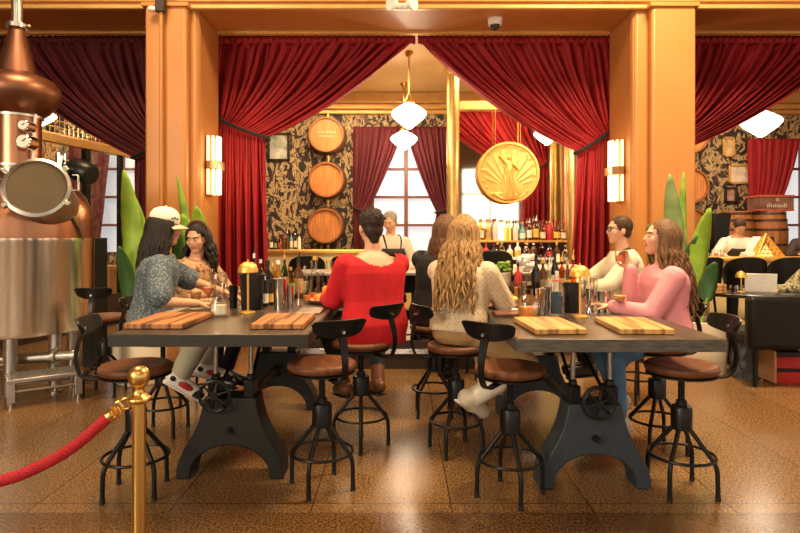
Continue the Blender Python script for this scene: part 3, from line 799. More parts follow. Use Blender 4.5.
def hand(mb, w, d, n, side, curl=30, spread=1.0):
    """palm with four unequal bent fingers and a thumb; d = finger direction, n = palm normal, side = +1 thumb along d x n"""
    d = V(d).normalized(); n = V(n); n = (n - d * n.dot(d)).normalized(); ac = d.cross(n) * side
    lens = (.068, .076, .071, .056)
    for k in range(4):
        o = (.028 - .0187 * k); kn = w + d * (.088 - .004 * abs(k - 1)) + ac * o * spread
        mb.capsule(w + ac * o * .55 + d * .008, kn, .0145, .0115, 8)
        q = kn; dd = d; ln = lens[k]
        for s_, fr_ in enumerate((.45, .32, .25)):
            ang = R(curl * (.7 + .3 * s_)); dd = (dd * math.cos(ang) + n * math.sin(ang)).normalized()
            q2 = q + dd * ln * fr_; mb.capsule(q, q2, .0098 - .0008 * s_, .0092 - .0008 * s_, 8); q = q2
    b0 = w + d * .022 + ac * .022; t1 = b0 + (d * .55 + ac * .75 + n * .3).normalized() * .042; t2 = t1 + (d * .85 + ac * .3 + n * .35).normalized() * .032
    mb.capsule(b0, t1, .0145, .0115, 8); mb.capsule(t1, t2, .011, .0095, 8)

def hairmat(name, col, col2): return mat(name, col, .55, var=.4, vs=5, stretch=(22, 22, 1.2), col2=col2, bump=.35, bs=6, spec=.3)
SKIN_L = mat('light skin', (.66, .36, .23), .5, var=.06, vs=8)
SKIN_M = mat('tan skin', (.56, .29, .16), .5, var=.06, vs=8)
EYE = mat('eye white', (.75, .72, .68), .25); IRIS = mat('dark iris', (.03, .018, .012), .2); LIP = mat('lips', (.5, .13, .1), .4)
denim = mat('blue denim', (.09, .2, .36), .8, var=.2, vs=14, bump=.2, bs=160)

def person(label, pel, yaw, lh, rh, lf, rf, skin, hair, shirt, pants, shoes, lean=8, side=0, hyaw=None, hpitch=0, bw=1., ts=1., loc=None,
           sleeve=1.0, style='short', neck=(.085, .05), loose=.02, curl=(30, 30), lhd=None, rhd=None, footdir=None, footpitch=(-8, -8),
           elb=(None, None), hairlen=.4, kneeout=.25, kp=(None, None), stool=True, shirt_len=-.12, boot=0, loose_leg=1., shoe_w=1.):
    yw = R(yaw); Fw = V((math.cos(yw), math.sin(yw), 0)); Rt = V((math.sin(yw), -math.cos(yw), 0)); U = V((0, 0, 1))
    root = thing('person', label, 'person', (pel[0], pel[1], 0)); O = V(root.location)
    P0 = V(pel) - O
    lhv, rhv, lfv, rfv = [V(q) - O for q in (lh, rh, lf, rf)]
    T = (U * math.cos(R(lean)) + Fw * math.sin(R(lean)) + Rt * math.sin(R(side))).normalized()
    Ft = (Fw - T * Fw.dot(T)).normalized(); Rr = Ft.cross(T).normalized()
    S = lambda h, f=0, r=0: P0 + T * h * ts + Ft * f + Rr * r
    secs = [(-.11, .10, .09), (-.07, .155, .118), (0, .172 , .128), (.08, .158, .116), (.16, .146, .106), (.26, .155, .112), (.35, .168, .118), (.41, .165, .105), (.46, .118, .085), (.5, .07, .06)]
    b = MB()
    b.loft([(S(h), Rr, Ft, w * bw, d * (.5 + .5 * bw)) for h, w, d in secs])
    # head
    hy = R(yaw if hyaw is None else hyaw); hp = R(hpitch)
    hf = V((math.cos(hy) * math.cos(hp), math.sin(hy) * math.cos(hp), math.sin(hp))); hr = V((math.sin(hy), -math.cos(hy), 0)); hu = hr.cross(hf)
    M = Matrix((hr, hf, hu)).transposed()
    nb = S(.49, -.005); hc = S(.49) + T * .09 + U * .09 + hf * .018
    H = lambda x, y, z: hc + M @ V((x, y, z))
    b.capsule(nb, H(0, -.025, -.06), .058, .052)
    b.ell(H(0, -.012, .033), (.077, .096, .086), M); b.ell(H(0, .024, -.028), (.063, .071, .082), M); b.ell(H(0, .05, -.088), (.036, .034, .029), M)
    b.ell(H(.04, .055, -.02), (.028, .026, .03), M); b.ell(H(-.04, .055, -.02), (.028, .026, .03), M)
    b.capsule(H(0, .084, .016), H(0, .1, -.02), .0095, .0115, 10); b.ell(H(.011, .09, -.024), (.009, .012, .008), M); b.ell(H(-.011, .09, -.024), (.009, .012, .008), M)
    b.ell(H(0, .074, .032), (.055, .018, .012), M)
    for s in (-1, 1): b.ell(H(.077 * s, -.008, -.008), (.012, .022, .033), M)
    # arms
    arms = []
    for s, hv, cu, hd, el in ((-1, lhv, curl[0], lhd, elb[0]), (1, rhv, curl[1], rhd, elb[1])):
        sh = S(.41, 0, s * .172 * bw)
        pole = V(el) if el else (-U * .8 + Rr * s * .6 - Ft * .25)
        e_, wv = ik(sh, hv, .285, .25, pole)
        d = V(hd) if hd else (wv - e_).normalized() * .8 + Ft * .3
        b.capsule(S(.425, 0, s * .075 * bw), sh, .052, .05); b.capsule(sh, e_, .05, .04); b.capsule(e_, wv, .041, .027)
        nrm = -U if not hd else V((-s * Rr.x, -s * Rr.y, 0))
        hand(b, wv, d, nrm, -s if False else (1 if s < 0 else -1), cu)
        arms.append((s, sh, e_, wv))
    # legs
    legs = []
    for s, fv, fp in ((-1, lfv, footpitch[0]), (1, rfv, footpitch[1])):
        hip = S(-.02, .0, s * .09)
        kq = kp[0 if s < 0 else 1]; k_, an = ik(hip, fv, .43, .42, V(kq) if kq else Fw + U * .45 + Rr * s * kneeout)
        fd = V(footdir[0 if s < 0 else 1]) if footdir else Fw
        fd = (fd.normalized() * math.cos(R(fp)) + U * math.sin(R(fp)))
        b.capsule(hip, k_, .088, .062); b.capsule(k_, an, .06, .04)
        dn_ = (an - k_).normalized(); b.capsule(an - fd * .01 + dn_ * .03, an + fd * .12 + dn_ * .042, .034, .026, flat=.9)
        legs.append((s, hip, k_, an, fd))
    link(blob(b, 'body', .0075, 2), 'body', skin, root)
    # face details
    for s in (-1, 1):
        e_ = MB(); e_.ell(H(.031 * s, .0785, .008), (.013, .0095, .0048), M); eo = e_.build('eye', EYE, root)
        i_ = MB(); i_.ell(H(.031 * s, .086, .008), (.0062, .004, .0052), M); i_.build('iris', IRIS, eo)
        w_ = MB(); w_.tube([H(.014 * s, .088, .026), H(.032 * s, .086, .032), H(.05 * s, .072, .028)], .004, 6); w_.build('eyebrow', hair, root)
    l_ = MB(); l_.ell(H(0, .084, -.055), (.024, .0105, .004), M); l_.ell(H(0, .082, -.062), (.02, .0105, .0048), M); l_.build('lips', LIP, root)
    # clothes
    g = MB(); lo = loose
    sh_secs = [(h, w + lo, d + lo) for h, w, d in secs if h > shirt_len + .02]
    g.loft([(S(shirt_len), Rr, Ft, sh_secs[0][1] * bw * (.99), sh_secs[0][2])] + [(S(h), Rr, Ft, w * bw, d * (.5 + .5 * bw)) for h, w, d in sh_secs])
    for s, sh, e_, wv in arms:
        g.capsule(S(.425, 0, s * .075 * bw), sh, .058 + lo * .5, .056 + lo * .5)
        if sleeve >= 1: g.capsule(sh, e_, .056 + lo * .7, .05 + lo * .7); g.capsule(e_, e_.lerp(wv, .93 if sleeve < 1.2 else .6), .05 + lo * .7, .034 + lo * .5)
        else: g.capsule(sh, sh.lerp(e_, sleeve), .058 + lo * .8, .058 + lo * .9)
    nr, nd = neck[:2]; ny = neck[2] if len(neck) > 2 else nr * .95; nc = S(.52, .01)
    def cut(p):
        q = p - nc; x = q.dot(Rr) / (nr); y = q.dot(Ft) / ny; z = q.dot(T) / (nd)
        return x * x + y * y + z * z < 1
    link(blob(g, 'shirt', .0095, 3), 'top', shirt, root, cut)
    g = MB()
    g.loft([(S(h), Rr, Ft, (w + .012) * (.5 + .5 * bw), d + .01) for h, w, d in secs[:4]])
    for s, hip, k_, an, fd in legs:
        g.capsule(hip, k_, .1, .075 * loose_leg); g.capsule(k_, k_.lerp(an, .93 - boot), .073 * loose_leg, (.056 if boot == 0 else .052) * loose_leg ** 1.5)
    link(blob(g, 'trousers', .0105, 3), 'trousers', pants, root)
    for s, hip, k_, an, fd in legs:
        g = MB(); dn = (an - k_).normalized()
        g.capsule(an - fd * .03 + dn * .03, an + fd * .165 + dn * .045, .05 * shoe_w, .042 * shoe_w, flat=.95)
        g.capsule(k_.lerp(an, .9 - boot), an + dn * .02, .052 * shoe_w, .05 * shoe_w)
        so = link(blob(g, 'shoe', .008, 2), 'shoe', shoes, root)
        g = MB(); sd = (dn - fd * dn.dot(fd)).normalized()
        g.tube([an - fd * .07 + sd * .08, an + fd * .05 + sd * .082, an + fd * .2 + sd * .08], [.042, .042, .036], 12, flat=.3 if abs(sd.z) > .0 else .3)
        g.build('sole', white_paint if shoes.name.startswith('white') else rubber, so)
    # hair
    g = MB(); g.ell(H(0, -.024, .044), (.086, .1, .091), M)
    if style in ('short', 'crop'):
        g.ell(H(0, -.052, -.018), (.07, .056, .07 if style == 'short' else .058), M)
        if style == 'short': g.capsule(H(0, -.06, -.04), H(0, -.05, -.1), .05, .036, flat=.8)
        for s in (-1, 1): g.ell(H(.066 * s, -.01, .03), (.018, .04, .05), M)
    rnd = random.Random(len(label))
    if style == 'short':
        for k in range(150):
            az = rnd.uniform(0, 2 * PI); el = rnd.uniform(.05, 1.5); c_ = math.cos(el)
            p = H(.084 * c_ * math.sin(az), -.024 - .096 * c_ * math.cos(az), .044 + .088 * math.sin(el))
            d = (p - H(0, -.02, .0)).normalized(); d = (d + V((rnd.uniform(-.5, .5), rnd.uniform(-.5, .5), rnd.uniform(-.2, .5)))).normalized()
            g.cyl(p - d * .012, p + d * rnd.uniform(.01, .024), .009, .003, 6)
        link(blob(g, 'hair', .005, 1), 'hair', hair, root)
    elif style == 'crop':
        link(blob(g, 'hair', .006, 3), 'hair', hair, root)
    else:
        g.ell(H(0, -.055, -.03), (.078, .06, .085), M)
        n = 60; wav = .016 if style == 'wavy' else .005
        for k in range(n):
            az = R(62 + (360 - 124) * (k + .5) / n + rnd.uniform(-3, 3))      # 0 = face
            sx_, cy_ = math.sin(az), math.cos(az)
            top = H(.03 * sx_, -.02 + .03 * cy_, .128)
            a1 = H(.088 * sx_, -.024 + .1 * cy_, .05); a2 = H(.1 * sx_, -.03 + .105 * cy_, -.05)
            L_ = hairlen * rnd.uniform(.8, 1.05); pts = [top, a1, a2]
            back = (a2 - hc); back.z = 0; back.normalize()
            m_ = 7
            for j in range(1, m_ + 1):
                t_ = j / m_; q = a2 + back * ((.045 if style == 'wavy' else .03) * math.sin(min(1, t_ * 1.4) * PI / 2)) - T * L_ * t_ - hf * (.05 if style == 'wavy' else .01) * t_ - V((a2.x - hc.x, a2.y - hc.y, 0)) * (.0 if style == 'wavy' else .25 * t_)
                q += hr * wav * math.sin(t_ * 13 + k * 1.7) + hf * wav * math.cos(t_ * 11 + k * 2.3)
                pts.append(q)
            P_ = spline(pts, 4); nn = len(P_)
            g.tube(P_, [.0105 * (.8 + .5 * math.sin(PI * min(1, i / nn * 1.2 + .1))) * (1 if i < nn * .7 else max(.25, 1 - (i / nn - .7) * 2.4)) + .002 for i in range(nn)], 6)
        g.build('hair', hair, root, ang=80)
    return root, dict(S=S, H=H, M=M, Rr=Rr, Ft=Ft, T=T, U=U, arms=arms, legs=legs, O=O, hc=hc, secs=secs, bw=bw)

BLACKHAIR = hairmat('black hair', (.012, .009, .009), (.035, .024, .02))
BROWNHAIR = hairmat('brown hair', (.09, .04, .018), (.24, .12, .055))
DARKBROWN = hairmat('dark brown hair', (.045, .022, .012), (.1, .05, .025))
BLONDE = hairmat('blonde wavy hair', (.17, .08, .03), (.52, .3, .12))
NEARBLACK = hairmat('near black brown hair', (.022, .014, .01), (.05, .03, .022))
GREYHAIR = hairmat('grey hair', (.16, .14, .12), (.38, .34, .3))

def patterned(name, colours, scale, rough=.75, kind='voronoi', stretch=(1, 1, 1)):
    m, N, L, b = nodemat(name)
    tc = N.new('ShaderNodeTexCoord'); mp = N.new('ShaderNodeMapping'); mp.inputs['Scale'].default_value = stretch; L.new(tc.outputs['Object'], mp.inputs[0])
    if kind == 'voronoi':
        t_ = N.new('ShaderNodeTexVoronoi'); t_.inputs['Scale'].default_value = scale; src = t_.outputs['Distance']
    else:
        t_ = N.new('ShaderNodeTexNoise'); t_.inputs['Scale'].default_value = scale; t_.inputs['Distortion'].default_value = 1.2; src = t_.outputs['Fac']
    L.new(mp.outputs[0], t_.inputs[0])
    c = N.new('ShaderNodeValToRGB'); el = c.color_ramp.elements
    el[0].position, el[0].color = colours[0][0], (*colours[0][1], 1); el[1].position, el[1].color = colours[1][0], (*colours[1][1], 1)
    for p_, q_ in colours[2:]:
        k = el.new(p_); k.color = (*q_, 1)
    L.new(src, c.inputs[0]); L.new(c.outputs[0], b.inputs['Base Color']); b.inputs['Roughness'].default_value = rough
    return m
navy_print = patterned('navy shirt with a pale leaf print', [(.3, (.2, .24, .26)), (.5, (.035, .055, .08)), (.65, (.07, .1, .13))], 75, stretch=(1, 1, .6))
floral = patterned('rust floral blouse', [(.38, (.16, .06, .03)), (.5, (.5, .27, .12)), (.6, (.62, .42, .24)), (.7, (.3, .1, .05))], 20, kind='noise')
red_knit = mat('red knit', (.5, .008, .016), .85, var=.12, vs=10, bump=.6, bs=9)
cream_knit, N, L, b = nodemat('cream open work knit')
tc = N.new('ShaderNodeTexCoord'); mp = N.new('ShaderNodeMapping'); mp.inputs['Rotation'].default_value = (0, R(45), 0); L.new(tc.outputs['Object'], mp.inputs[0])
ck = N.new('ShaderNodeTexVoronoi'); ck.distance = 'CHEBYCHEV'; ck.inputs['Scale'].default_value = 40; ck.inputs['Randomness'].default_value = .15; L.new(mp.outputs[0], ck.inputs[0])
L.new(ramp(ck.outputs['Distance'], [(.1, (.43, .32, .2)), (.32, (.6, .48, .33))]), b.inputs['Base Color'])
bp = N.new('ShaderNodeBump'); bp.inputs['Strength'].default_value = .5; bp.inputs['Distance'].default_value = .01; L.new(ck.outputs['Distance'], bp.inputs['Height']); L.new(bp.outputs[0], b.inputs['Normal']); b.inputs['Roughness'].default_value = .9
pink_knit = mat('pink sweater', (.68, .26, .3), .8, var=.08, vs=8, bump=.25, bs=110)
cream_sweat = mat('cream sweater', (.72, .6, .44), .85, var=.06, vs=8, bump=.2, bs=110)
black_jacket = mat('black jacket', (.014, .013, .014), .6, bump=.3, bs=30)
black_trs = mat('black trousers', (.012, .012, .014), .8)
khaki = mat('sage grey trousers', (.4, .37, .27), .85, var=.08, bump=.3, bs=14)
tan_trs = mat('tan trousers', (.34, .2, .09), .85, var=.1, bump=.25, bs=14)
brown_leather = mat('brown leather boots', (.16, .055, .025), .4, var=.3)
white_leather = mat('white leather boots', (.72, .64, .52), .5)
white_sneak = mat('white leather trainers', (.75, .7, .66), .5)
dark_shoe = mat('dark leather shoes', (.02, .015, .012), .4)
beige_shirt = mat('beige work shirt', (.52, .43, .32), .8)
white_shirt = mat('pale work shirt', (.66, .6, .52), .8)
apron_m = mat('black apron', (.014, .012, .012), .8)
red_strap = mat('red leather', (.4, .03, .02), .5)

def apron(root, d, m, strap):
    S, Rr, Ft = d['S'], d['Rr'], d['Ft']
    vs = []; fs = []; hs = [-.5, -.3, -.12, 0, .1, .2, .3, .36]; n = 14
    for h in hs:
        w, dp = (.19, .15)
        for (h0, w0, d0), (h1, w1, d1) in zip(d['secs'], d['secs'][1:]):
            if h0 <= h <= h1: t_ = (h - h0) / (h1 - h0); w, dp = w0 + (w1 - w0) * t_, d0 + (d1 - d0) * t_
        lim = 1.35 if h < .15 else 1.35 - (h - .15) * 3.4
        for i in range(n + 1):
            a = -lim + 2 * lim * i / n
            vs.append(S(h) + Rr * (w * d['bw'] + .046) * math.sin(a) + Ft * (dp + .056) * math.cos(a))
    for j in range(len(hs) - 1):
        for i in range(n): k = j * (n + 1) + i; fs.append((k, k + 1, k + n + 2, k + n + 1))
    mb = MB(); mb.add(vs, fs); o = mb.build('apron', m, root, ang=80); o.modifiers.new('thickness', 'SOLIDIFY').thickness = .004
    for s in (-1, 1):
        q = MB(); q.tube(spline([S(.34, .14, s * .08), S(.44, .11, s * .1), S(.505, .02, s * .1), S(.46, -.1, s * .07), S(.3, -.14, 0)], 5), .011, 8, flat=.5); q.build('strap', strap, root)

# --- seated at the left table
p1, d1 = person('person in a white baseball cap with long black hair, navy printed shirt and sage trousers', (-1.79, 4.22, .81), 22,
    (-1.22, 4.42, .955), (-1.40, 4.08, .955), (-1.42, 4.3, .48), (-1.50, 4.02, .47), SKIN_M, BLACKHAIR, navy_print, khaki, white_sneak,
    lean=9, hyaw=32, hpitch=-5, style='long', hairlen=.36, sleeve=.85, loose=.03, neck=(.08, .05), footpitch=(-20, -34), curl=(20, 20), loose_leg=1.2, shoe_w=1.12)
H, M = d1['H'], d1['M']
c = MB(); cap_m = mat('off white cap cotton', (.8, .74, .64), .85)
c.lathe([(.104, -.01), (.105, .03), (.1, .06), (.08, .09), (.045, .108), (0, .114)], 32, M=Matrix.Translation(H(0, -.016, .048)) @ M.to_4x4(), sx=.9)
c.ell(H(0, -.016, .163), (.008, .008, .006), M)
cp = c.build('cap', cap_m, p1, ang=60); cp.modifiers.new('thickness', 'SOLIDIFY').thickness = .005
c = MB(); vs = []; fs = []
for i in range(17):
    a = R(-72 + 144 * i / 16)
    for k, rr in enumerate((.098, .135, .17)):
        rr2 = .098 + (rr - .098) * math.cos(a * .95) ** .6
        vs.append(H(.9 * rr2 * math.sin(a), -.016 + rr2 * math.cos(a), .044 - .012 * k - .02 * math.sin(a) ** 2))
for i in range(16):
    for k in range(2): q = i * 3 + k; fs.append((q, q + 1, q + 4, q + 3))
c.add(vs, fs); bo = c.build('brim', mat('pale tan brim', (.72, .6, .42), .8), cp, ang=80); bo.modifiers.new('thickness', 'SOLIDIFY').thickness = .006
c = MB()   # small embroidered mark on the side of the cap
for k in range(3): c.ell(H(.09 - .004 * k, .02 + .018 * k, .075 + .006 * (k % 2)), (.006, .008, .006), M)
c.build('embroidery', black_cloth, cp)
for s, hip, k_, an, fd in d1['legs']:
    sd = fd.cross(V((0, 0, 1))).normalized(); dn = (an - k_).normalized()
    sh = [o for o in p1.children if o.name.startswith('shoe')][0 if s < 0 else 1]
    for off in (-1, 1):
        q = MB(); q.ell(an + fd * .06 + sd * .046 * off + dn * .035, (.06, .014, .022), Matrix((fd, sd, fd.cross(sd))).transposed()); q.build('red_patch', red_strap, sh)
    q = MB(); q.ell(an + fd * .155 + dn * .046, (.06, .052, .04), Matrix((fd, sd, fd.cross(sd))).transposed()); q.build('toe_guard', black_cloth, sh); q = MB(); q.ell(an - fd * .03 + dn * .03, (.045, .059, .035), Matrix((fd, sd, fd.cross(sd))).transposed()); q.build('heel_counter', black_cloth, sh)

p2, d2 = person('woman with wavy black hair in a rust floral blouse, facing the viewer', (-1.79, 5.02, .79), -22,
    (-1.36, 4.95, .955), (-1.43, 4.75, .955), (-1.45, 4.95, .3), (-1.5, 4.8, .3), SKIN_L, BLACKHAIR, floral, black_trs, dark_shoe,
    lean=10, hyaw=-100, hpitch=-14, style='wavy', hairlen=.34, sleeve=1, loose=.03, neck=(.1, .075), ts=.9)
c = MB(); c.tube([d2['H'](.1 * math.sin(a), -.03 + .04 * math.cos(a) * 0, .05 + .1 * math.cos(a)) for a in [R(-80 + 160 * i / 12) for i in range(13)]], .011, 8)
c.build('headband', mat('rust headband', (.2, .08, .04), .8), p2)

p3, d3 = person('woman with short dark hair in a red sweater, seen from behind', (-.175, 4.06, .81), 115,
    (-.55, 4.36, .955), (-.46, 4.62, .965), (-.40, 4.20, .36), (-.16, 4.28, .36), SKIN_L, NEARBLACK, red_knit, black_trs, brown_leather,
    lean=5, hyaw=112, hpitch=-6, style='short', bw=1.16, loose=.035, neck=(.165, .15, .3), curl=(25, 25), shirt_len=-.13, boot=.2, kneeout=.3,
    elb=((-.1, -.3, -.9), (.7, -.3, -.8)))
# --- between the tables
p4, d4 = person('blonde woman with long wavy hair, cream open-knit sweater and white boots, seen from behind', (.39, 3.92, .80), 58,
    (.70, 4.45, .96), (.72, 4.24, .96), (.62, 4.22, .42), (.48, 3.84, .37), SKIN_L, BLONDE, cream_knit, tan_trs, white_leather,
    lean=8, hyaw=66, hpitch=-8, style='wavy', hairlen=.46, loose=.034, bw=1.05, ts=.93, boot=.35, neck=(.08, .05), kneeout=.05, shirt_len=-.02, kp=(None, (1, .1, .5)), footdir=((.6, .8, 0), (.75, .65, 0)), footpitch=(-25, -35), shoe_w=1.3, elb=((.6, .5, -.9), (.5, -.6, -.9)))
p5, d5 = person('person in a black jacket with reddish brown hair, mostly hidden behind the blonde woman', (.29, 4.78, .80), 75,
    (.55, 5.1, .96), (.62, 4.95, .96), (.35, 5.0, .32), (.42, 4.92, .32), SKIN_L, BROWNHAIR, black_jacket, black_trs, dark_shoe,
    lean=6, side=7, style='long', hairlen=.24, loose=.035, bw=1.08)
# --- right of the right table
p6, d6 = person('man with short brown hair and glasses in a cream sweater with a dark striped collar', (1.99, 5.15, .80), 176,
    (1.5, 4.95, .955), (1.5, 5.18, .955), (1.6, 5.0, .32), (1.62, 5.2, .32), SKIN_L, DARKBROWN, cream_sweat, black_trs, dark_shoe,
    lean=6, hyaw=182, hpitch=2, style='crop', bw=1.1, loose=.03, neck=(.082, .05))
H, M = d6['H'], d6['M']
c = MB()
for s in (-1, 1):
    c.torus((0, 0, 0), .022, .0022, 20, 6, Matrix.Translation(H(.032 * s, .098, .008)) @ M.to_4x4() @ Matrix.Rotation(R(90), 4, 'X'))
    c.cyl(H(.054 * s, .096, .01), H(.08 * s, -.01, .015), .0022, .0022, 6)
c.cyl(H(-.01, .1, .012), H(.01, .1, .012), .002, .002, 6)
c.build('glasses', black_metal, p6)
for rr, zz in ((.086, .505), (.1, .49)):
    c = MB(); c.tube([d6['S'](zz - .012 * math.cos(a), .01 + rr * .78 * math.cos(a), rr * math.sin(a)) for a in [2 * PI * i / 28 for i in range(28)]], .0065, 8, closed=True)
    c.build('collar_stripe', mat('dark green rib', (.02, .03, .025), .8), p6)
p7, d7 = person('woman with long brown hair in a pink sweater and blue jeans, raising a tumbler', (1.80, 4.0, .80), 176,
    (1.40, 3.92, .955), (1.60, 4.10, 1.20), (1.43, 3.86, .22), (1.52, 4.12, .30), SKIN_L, BROWNHAIR, pink_knit, denim, white_sneak,
    lean=2, hyaw=172, hpitch=8, style='wavy', hairlen=.46, bw=1.1, ts=.86, loose=.024, neck=(.085, .055), curl=(15, 42), rhd=(-.45, .1, .85), sleeve=1.0,
    elb=((.4, -.5, -.9), (.1, .1, -1)))
# --- bar staff
p8, d8 = person('bartender with grey hair in a beige shirt and dark apron, standing before the bar window', (-.13, 7.14, .93), -72,
    (.1, 6.86, 1.06), (-.3, 6.84, 1.06), (-.03, 7.14, .09), (-.23, 7.14, .09), SKIN_M, GREYHAIR, beige_shirt, black_trs, dark_shoe,
    lean=6, hyaw=-110, hpitch=-22, style='crop', loose=.03, bw=1.05, kneeout=.05)
apron(p8, d8, apron_m, black_cloth)
p9, d9 = person('bartender in a pale shirt and black apron with red straps, bending over the gold counter', (X(733, 9.2), 9.2, .93), -92,
    (X(742, 8.8), 8.78, 1.12), (X(724, 8.8), 8.78, 1.12), (X(733, 9.2) + .1, 9.2, .09), (X(733, 9.2) - .1, 9.2, .09), SKIN_M, DARKBROWN, white_shirt, black_trs, dark_shoe,
    lean=17, hyaw=-95, hpitch=-48, style='crop', loose=.035, bw=1.12, kneeout=.05)
apron(p9, d9, apron_m, red_strap)
p10, d10 = person('person in a dark brown jacket behind the gold counter, cut off by the right edge', (X(809, 9.5), 9.5, .9), -110,
    (X(806, 9.2), 9.2, 1.14), (X(800, 9.2), 9.2, 1.14), (X(809, 9.5) + .1, 9.5, .09), (X(809, 9.5) - .1, 9.5, .09), SKIN_M, BLACKHAIR, mat('dark brown jacket', (.03, .018, .014), .7), black_trs, dark_shoe,
    lean=10, style='crop', loose=.04, bw=1.15)
p11, d11 = person('person in a patterned shirt typing on the silver laptop at the right edge', (X(822, 6.95), 6.95, .56), 182,
    (X(776, 6.9), 6.85, .80), (X(776, 7.05), 7.05, .80), (X(790, 6.9), 6.85, .1), (X(790, 7.05), 7.05, .1), SKIN_L, DARKBROWN,
    patterned('olive and cream print', [(.4, (.04, .05, .03)), (.55, (.5, .42, .25)), (.65, (.1, .12, .06))], 22, kind='noise'), black_trs, dark_shoe,
    lean=12, style='crop', loose=.035)
# ================================================================== ON THE TABLES
TZ = .911
def TT(px, py, z=TZ): D = F * (HC - z) / (py - HY); return V((X(px, D), D, z))
board_a = mat('warm striped board', (.3, .11, .04), .5, var=.65, vs=2.2, stretch=(13, .5, 1), col2=(.5, .2, .065))
board_b = mat('honey striped board', (.42, .2, .06), .5, var=.4, vs=2.2, stretch=(13, .5, 1), col2=(.62, .33, .11))
for _m in (board_a, board_b):
    _r = [n for n in _m.node_tree.nodes if n.type == 'VALTORGB'][0].color_ramp.elements; _r[0].position = .41; _r[1].position = .57
walnut = mat('dark walnut', (.14, .05, .025), .5, var=.4, vs=4, stretch=(9, 1, 1))
for (x, y, w_, l_, rz, m_, lab) in [
    (X(158, 3.2) - .03, 3.47, .33, .5, 0, board_a, 'striped wooden cutting board in front of the person in the white cap'),
    (X(272, 3.1), 3.44, .295, .46, 0, board_a, 'striped wooden cutting board at the right front of the left table'),
    (.82, 3.27, .27, .46, 3, board_b, 'honey striped cutting board at the left front of the right table'),
    (1.285, 3.27, .28, .46, -3, board_b, 'honey striped cutting board in front of the woman in the pink sweater')]:
    o = MB().box((0, 0, .016), (w_, l_, .03)).build('cutting_board', m_, bevel=.005); o.location = (x, y, TZ); o.rotation_euler.z = R(rz)
    tag(o, lab, 'cutting board', 'cutting boards')
# mushroom lamps
def mushroom(label, loc, h, r, group='gold mushroom lamps'):
    t = thing('mushroom_lamp', label, 'lamp', loc, 0, group)
    m = MB(); m.lathe([(0, 0), (r * .75, 0), (r * .75, .008), (r * .6, .012), (0, .014)], 28); m.build('base', gold, t)
    m = MB(); m.cyl((0, 0, .01), (0, 0, h - .04), .0075, .0075, 12); m.build('stem', gold, t)
    m = MB(); m.lathe([(r * .9, h - .07), (r, h - .07), (r * .97, h - .045), (r * .8, h - .022), (r * .45, h - .004), (0, h), (0, h - .006), (r * .45, h - .01), (r * .75, h - .028), (r * .9, h - .05)], 32); m.build('lamp_shade', gold, t, ang=60)
    m = MB(); m.cyl((0, 0, h - .005), (0, 0, h + .015), .006, .004, 10); m.build('finial', gold, t)
    return t
mushroom('gold mushroom lamp on the left table, before the black bucket', TT(248, 313), .34, .065)
mushroom('gold mushroom lamp on the right table, beside the steel shaker tins', TT(580, 317), .325, .064)
def bucket(label, loc, r, h):
    t = thing('ice_bucket', label, 'bucket', loc, 0, 'black ice buckets')
    m = MB(); m.lathe([(0, 0), (r * .82, 0), (r * .86, .01), (r, h - .02), (r * 1.06, h - .02), (r * 1.06, h), (r * .97, h), (r * .8, .02), (0, .02)], 32); m.build('body', mat('black plastic', (.014, .014, .016), .35), t)
    m = MB(); m.torus((0, 0, h), r * 1.03, .006, 30, 8); m.build('rim', black_metal, t)
bucket('black ice bucket on the left table, behind the gold mushroom lamp', TT(252, 309), .083, .24)
bucket('black ice bucket on the right table, beside the water bottle', TT(571, 312), .062, .19)

def col_glass(c, name): return glass(name, c, .22)
GL = {'clear': clear, 'green': glass('green bottle glass', (.12, .3, .1), .25), 'dark': mat('dark bottle glass', (.012, .012, .01), .08), 'amber': glass('amber spirit', (.75, .33, .07), .22),
      'brown': mat('brown bottle glass', (.1, .035, .012), .1), 'pale': glass('pale gold spirit', (.9, .75, .4), .22), 'teal': mat('teal bottle', (.12, .4, .36), .25), 'red': mat('red bottle', (.5, .03, .03), .25), 'white': mat('white bottle', (.75, .7, .6), .35), 'pink': glass('pink spirit', (.9, .45, .4), .22)}
PAPER = {'cream': mat('cream label paper', (.75, .66, .48), .7), 'white': mat('white label paper', (.8, .78, .72), .7), 'black': mat('black label paper', (.02, .02, .02), .6), 'tan': mat('tan label paper', (.5, .32, .14), .7), 'red': mat('red label paper', (.5, .05, .04), .7), 'green': mat('green label paper', (.2, .42, .2), .7), 'yellow': mat('yellow label paper', (.75, .5, .08), .7)}
def bottle(label, loc, r, h, g='clear', lab=None, cap='dark', nr=None, shoulder=.62, group=None, pourer=False, seg=16, liquid=None):
    t = thing('bottle', label, 'bottle', loc, 0, group); nr = nr or r * .33; s = h * shoulder
    m = MB(); m.lathe([(0, 0), (r * .92, 0), (r, .008), (r, s), (r * .85, s + h * .05), (nr * 1.1, s + h * .16), (nr, s + h * .2), (nr, h * .94), (0, h * .94)], seg); m.build('body', GL[g], t)
    if lab:
        m = MB(); m.lathe([(r * 1.012, s * .22), (r * 1.012, s * .8)], seg); m.build('paper_label', PAPER[lab], t)
    if liquid:
        m = MB(); m.lathe([(0, .006), (r * .93, .006), (r * .93, s * .75), (0, s * .75)], seg); m.build('liquid', GL[liquid], t)
    cm = {'dark': rubber, 'gold': gold, 'steel': chrome, 'red': red_strap, 'white': white_paint}[cap]
    m = MB(); m.cyl((0, 0, h * .9), (0, 0, h), nr * 1.25, nr * 1.2, 10)
    if pourer: m.cyl((0, 0, h), (nr * .8, 0, h + .05), nr * .45, nr * .3, 8)
    m.build('cap', cm, t)
    return t
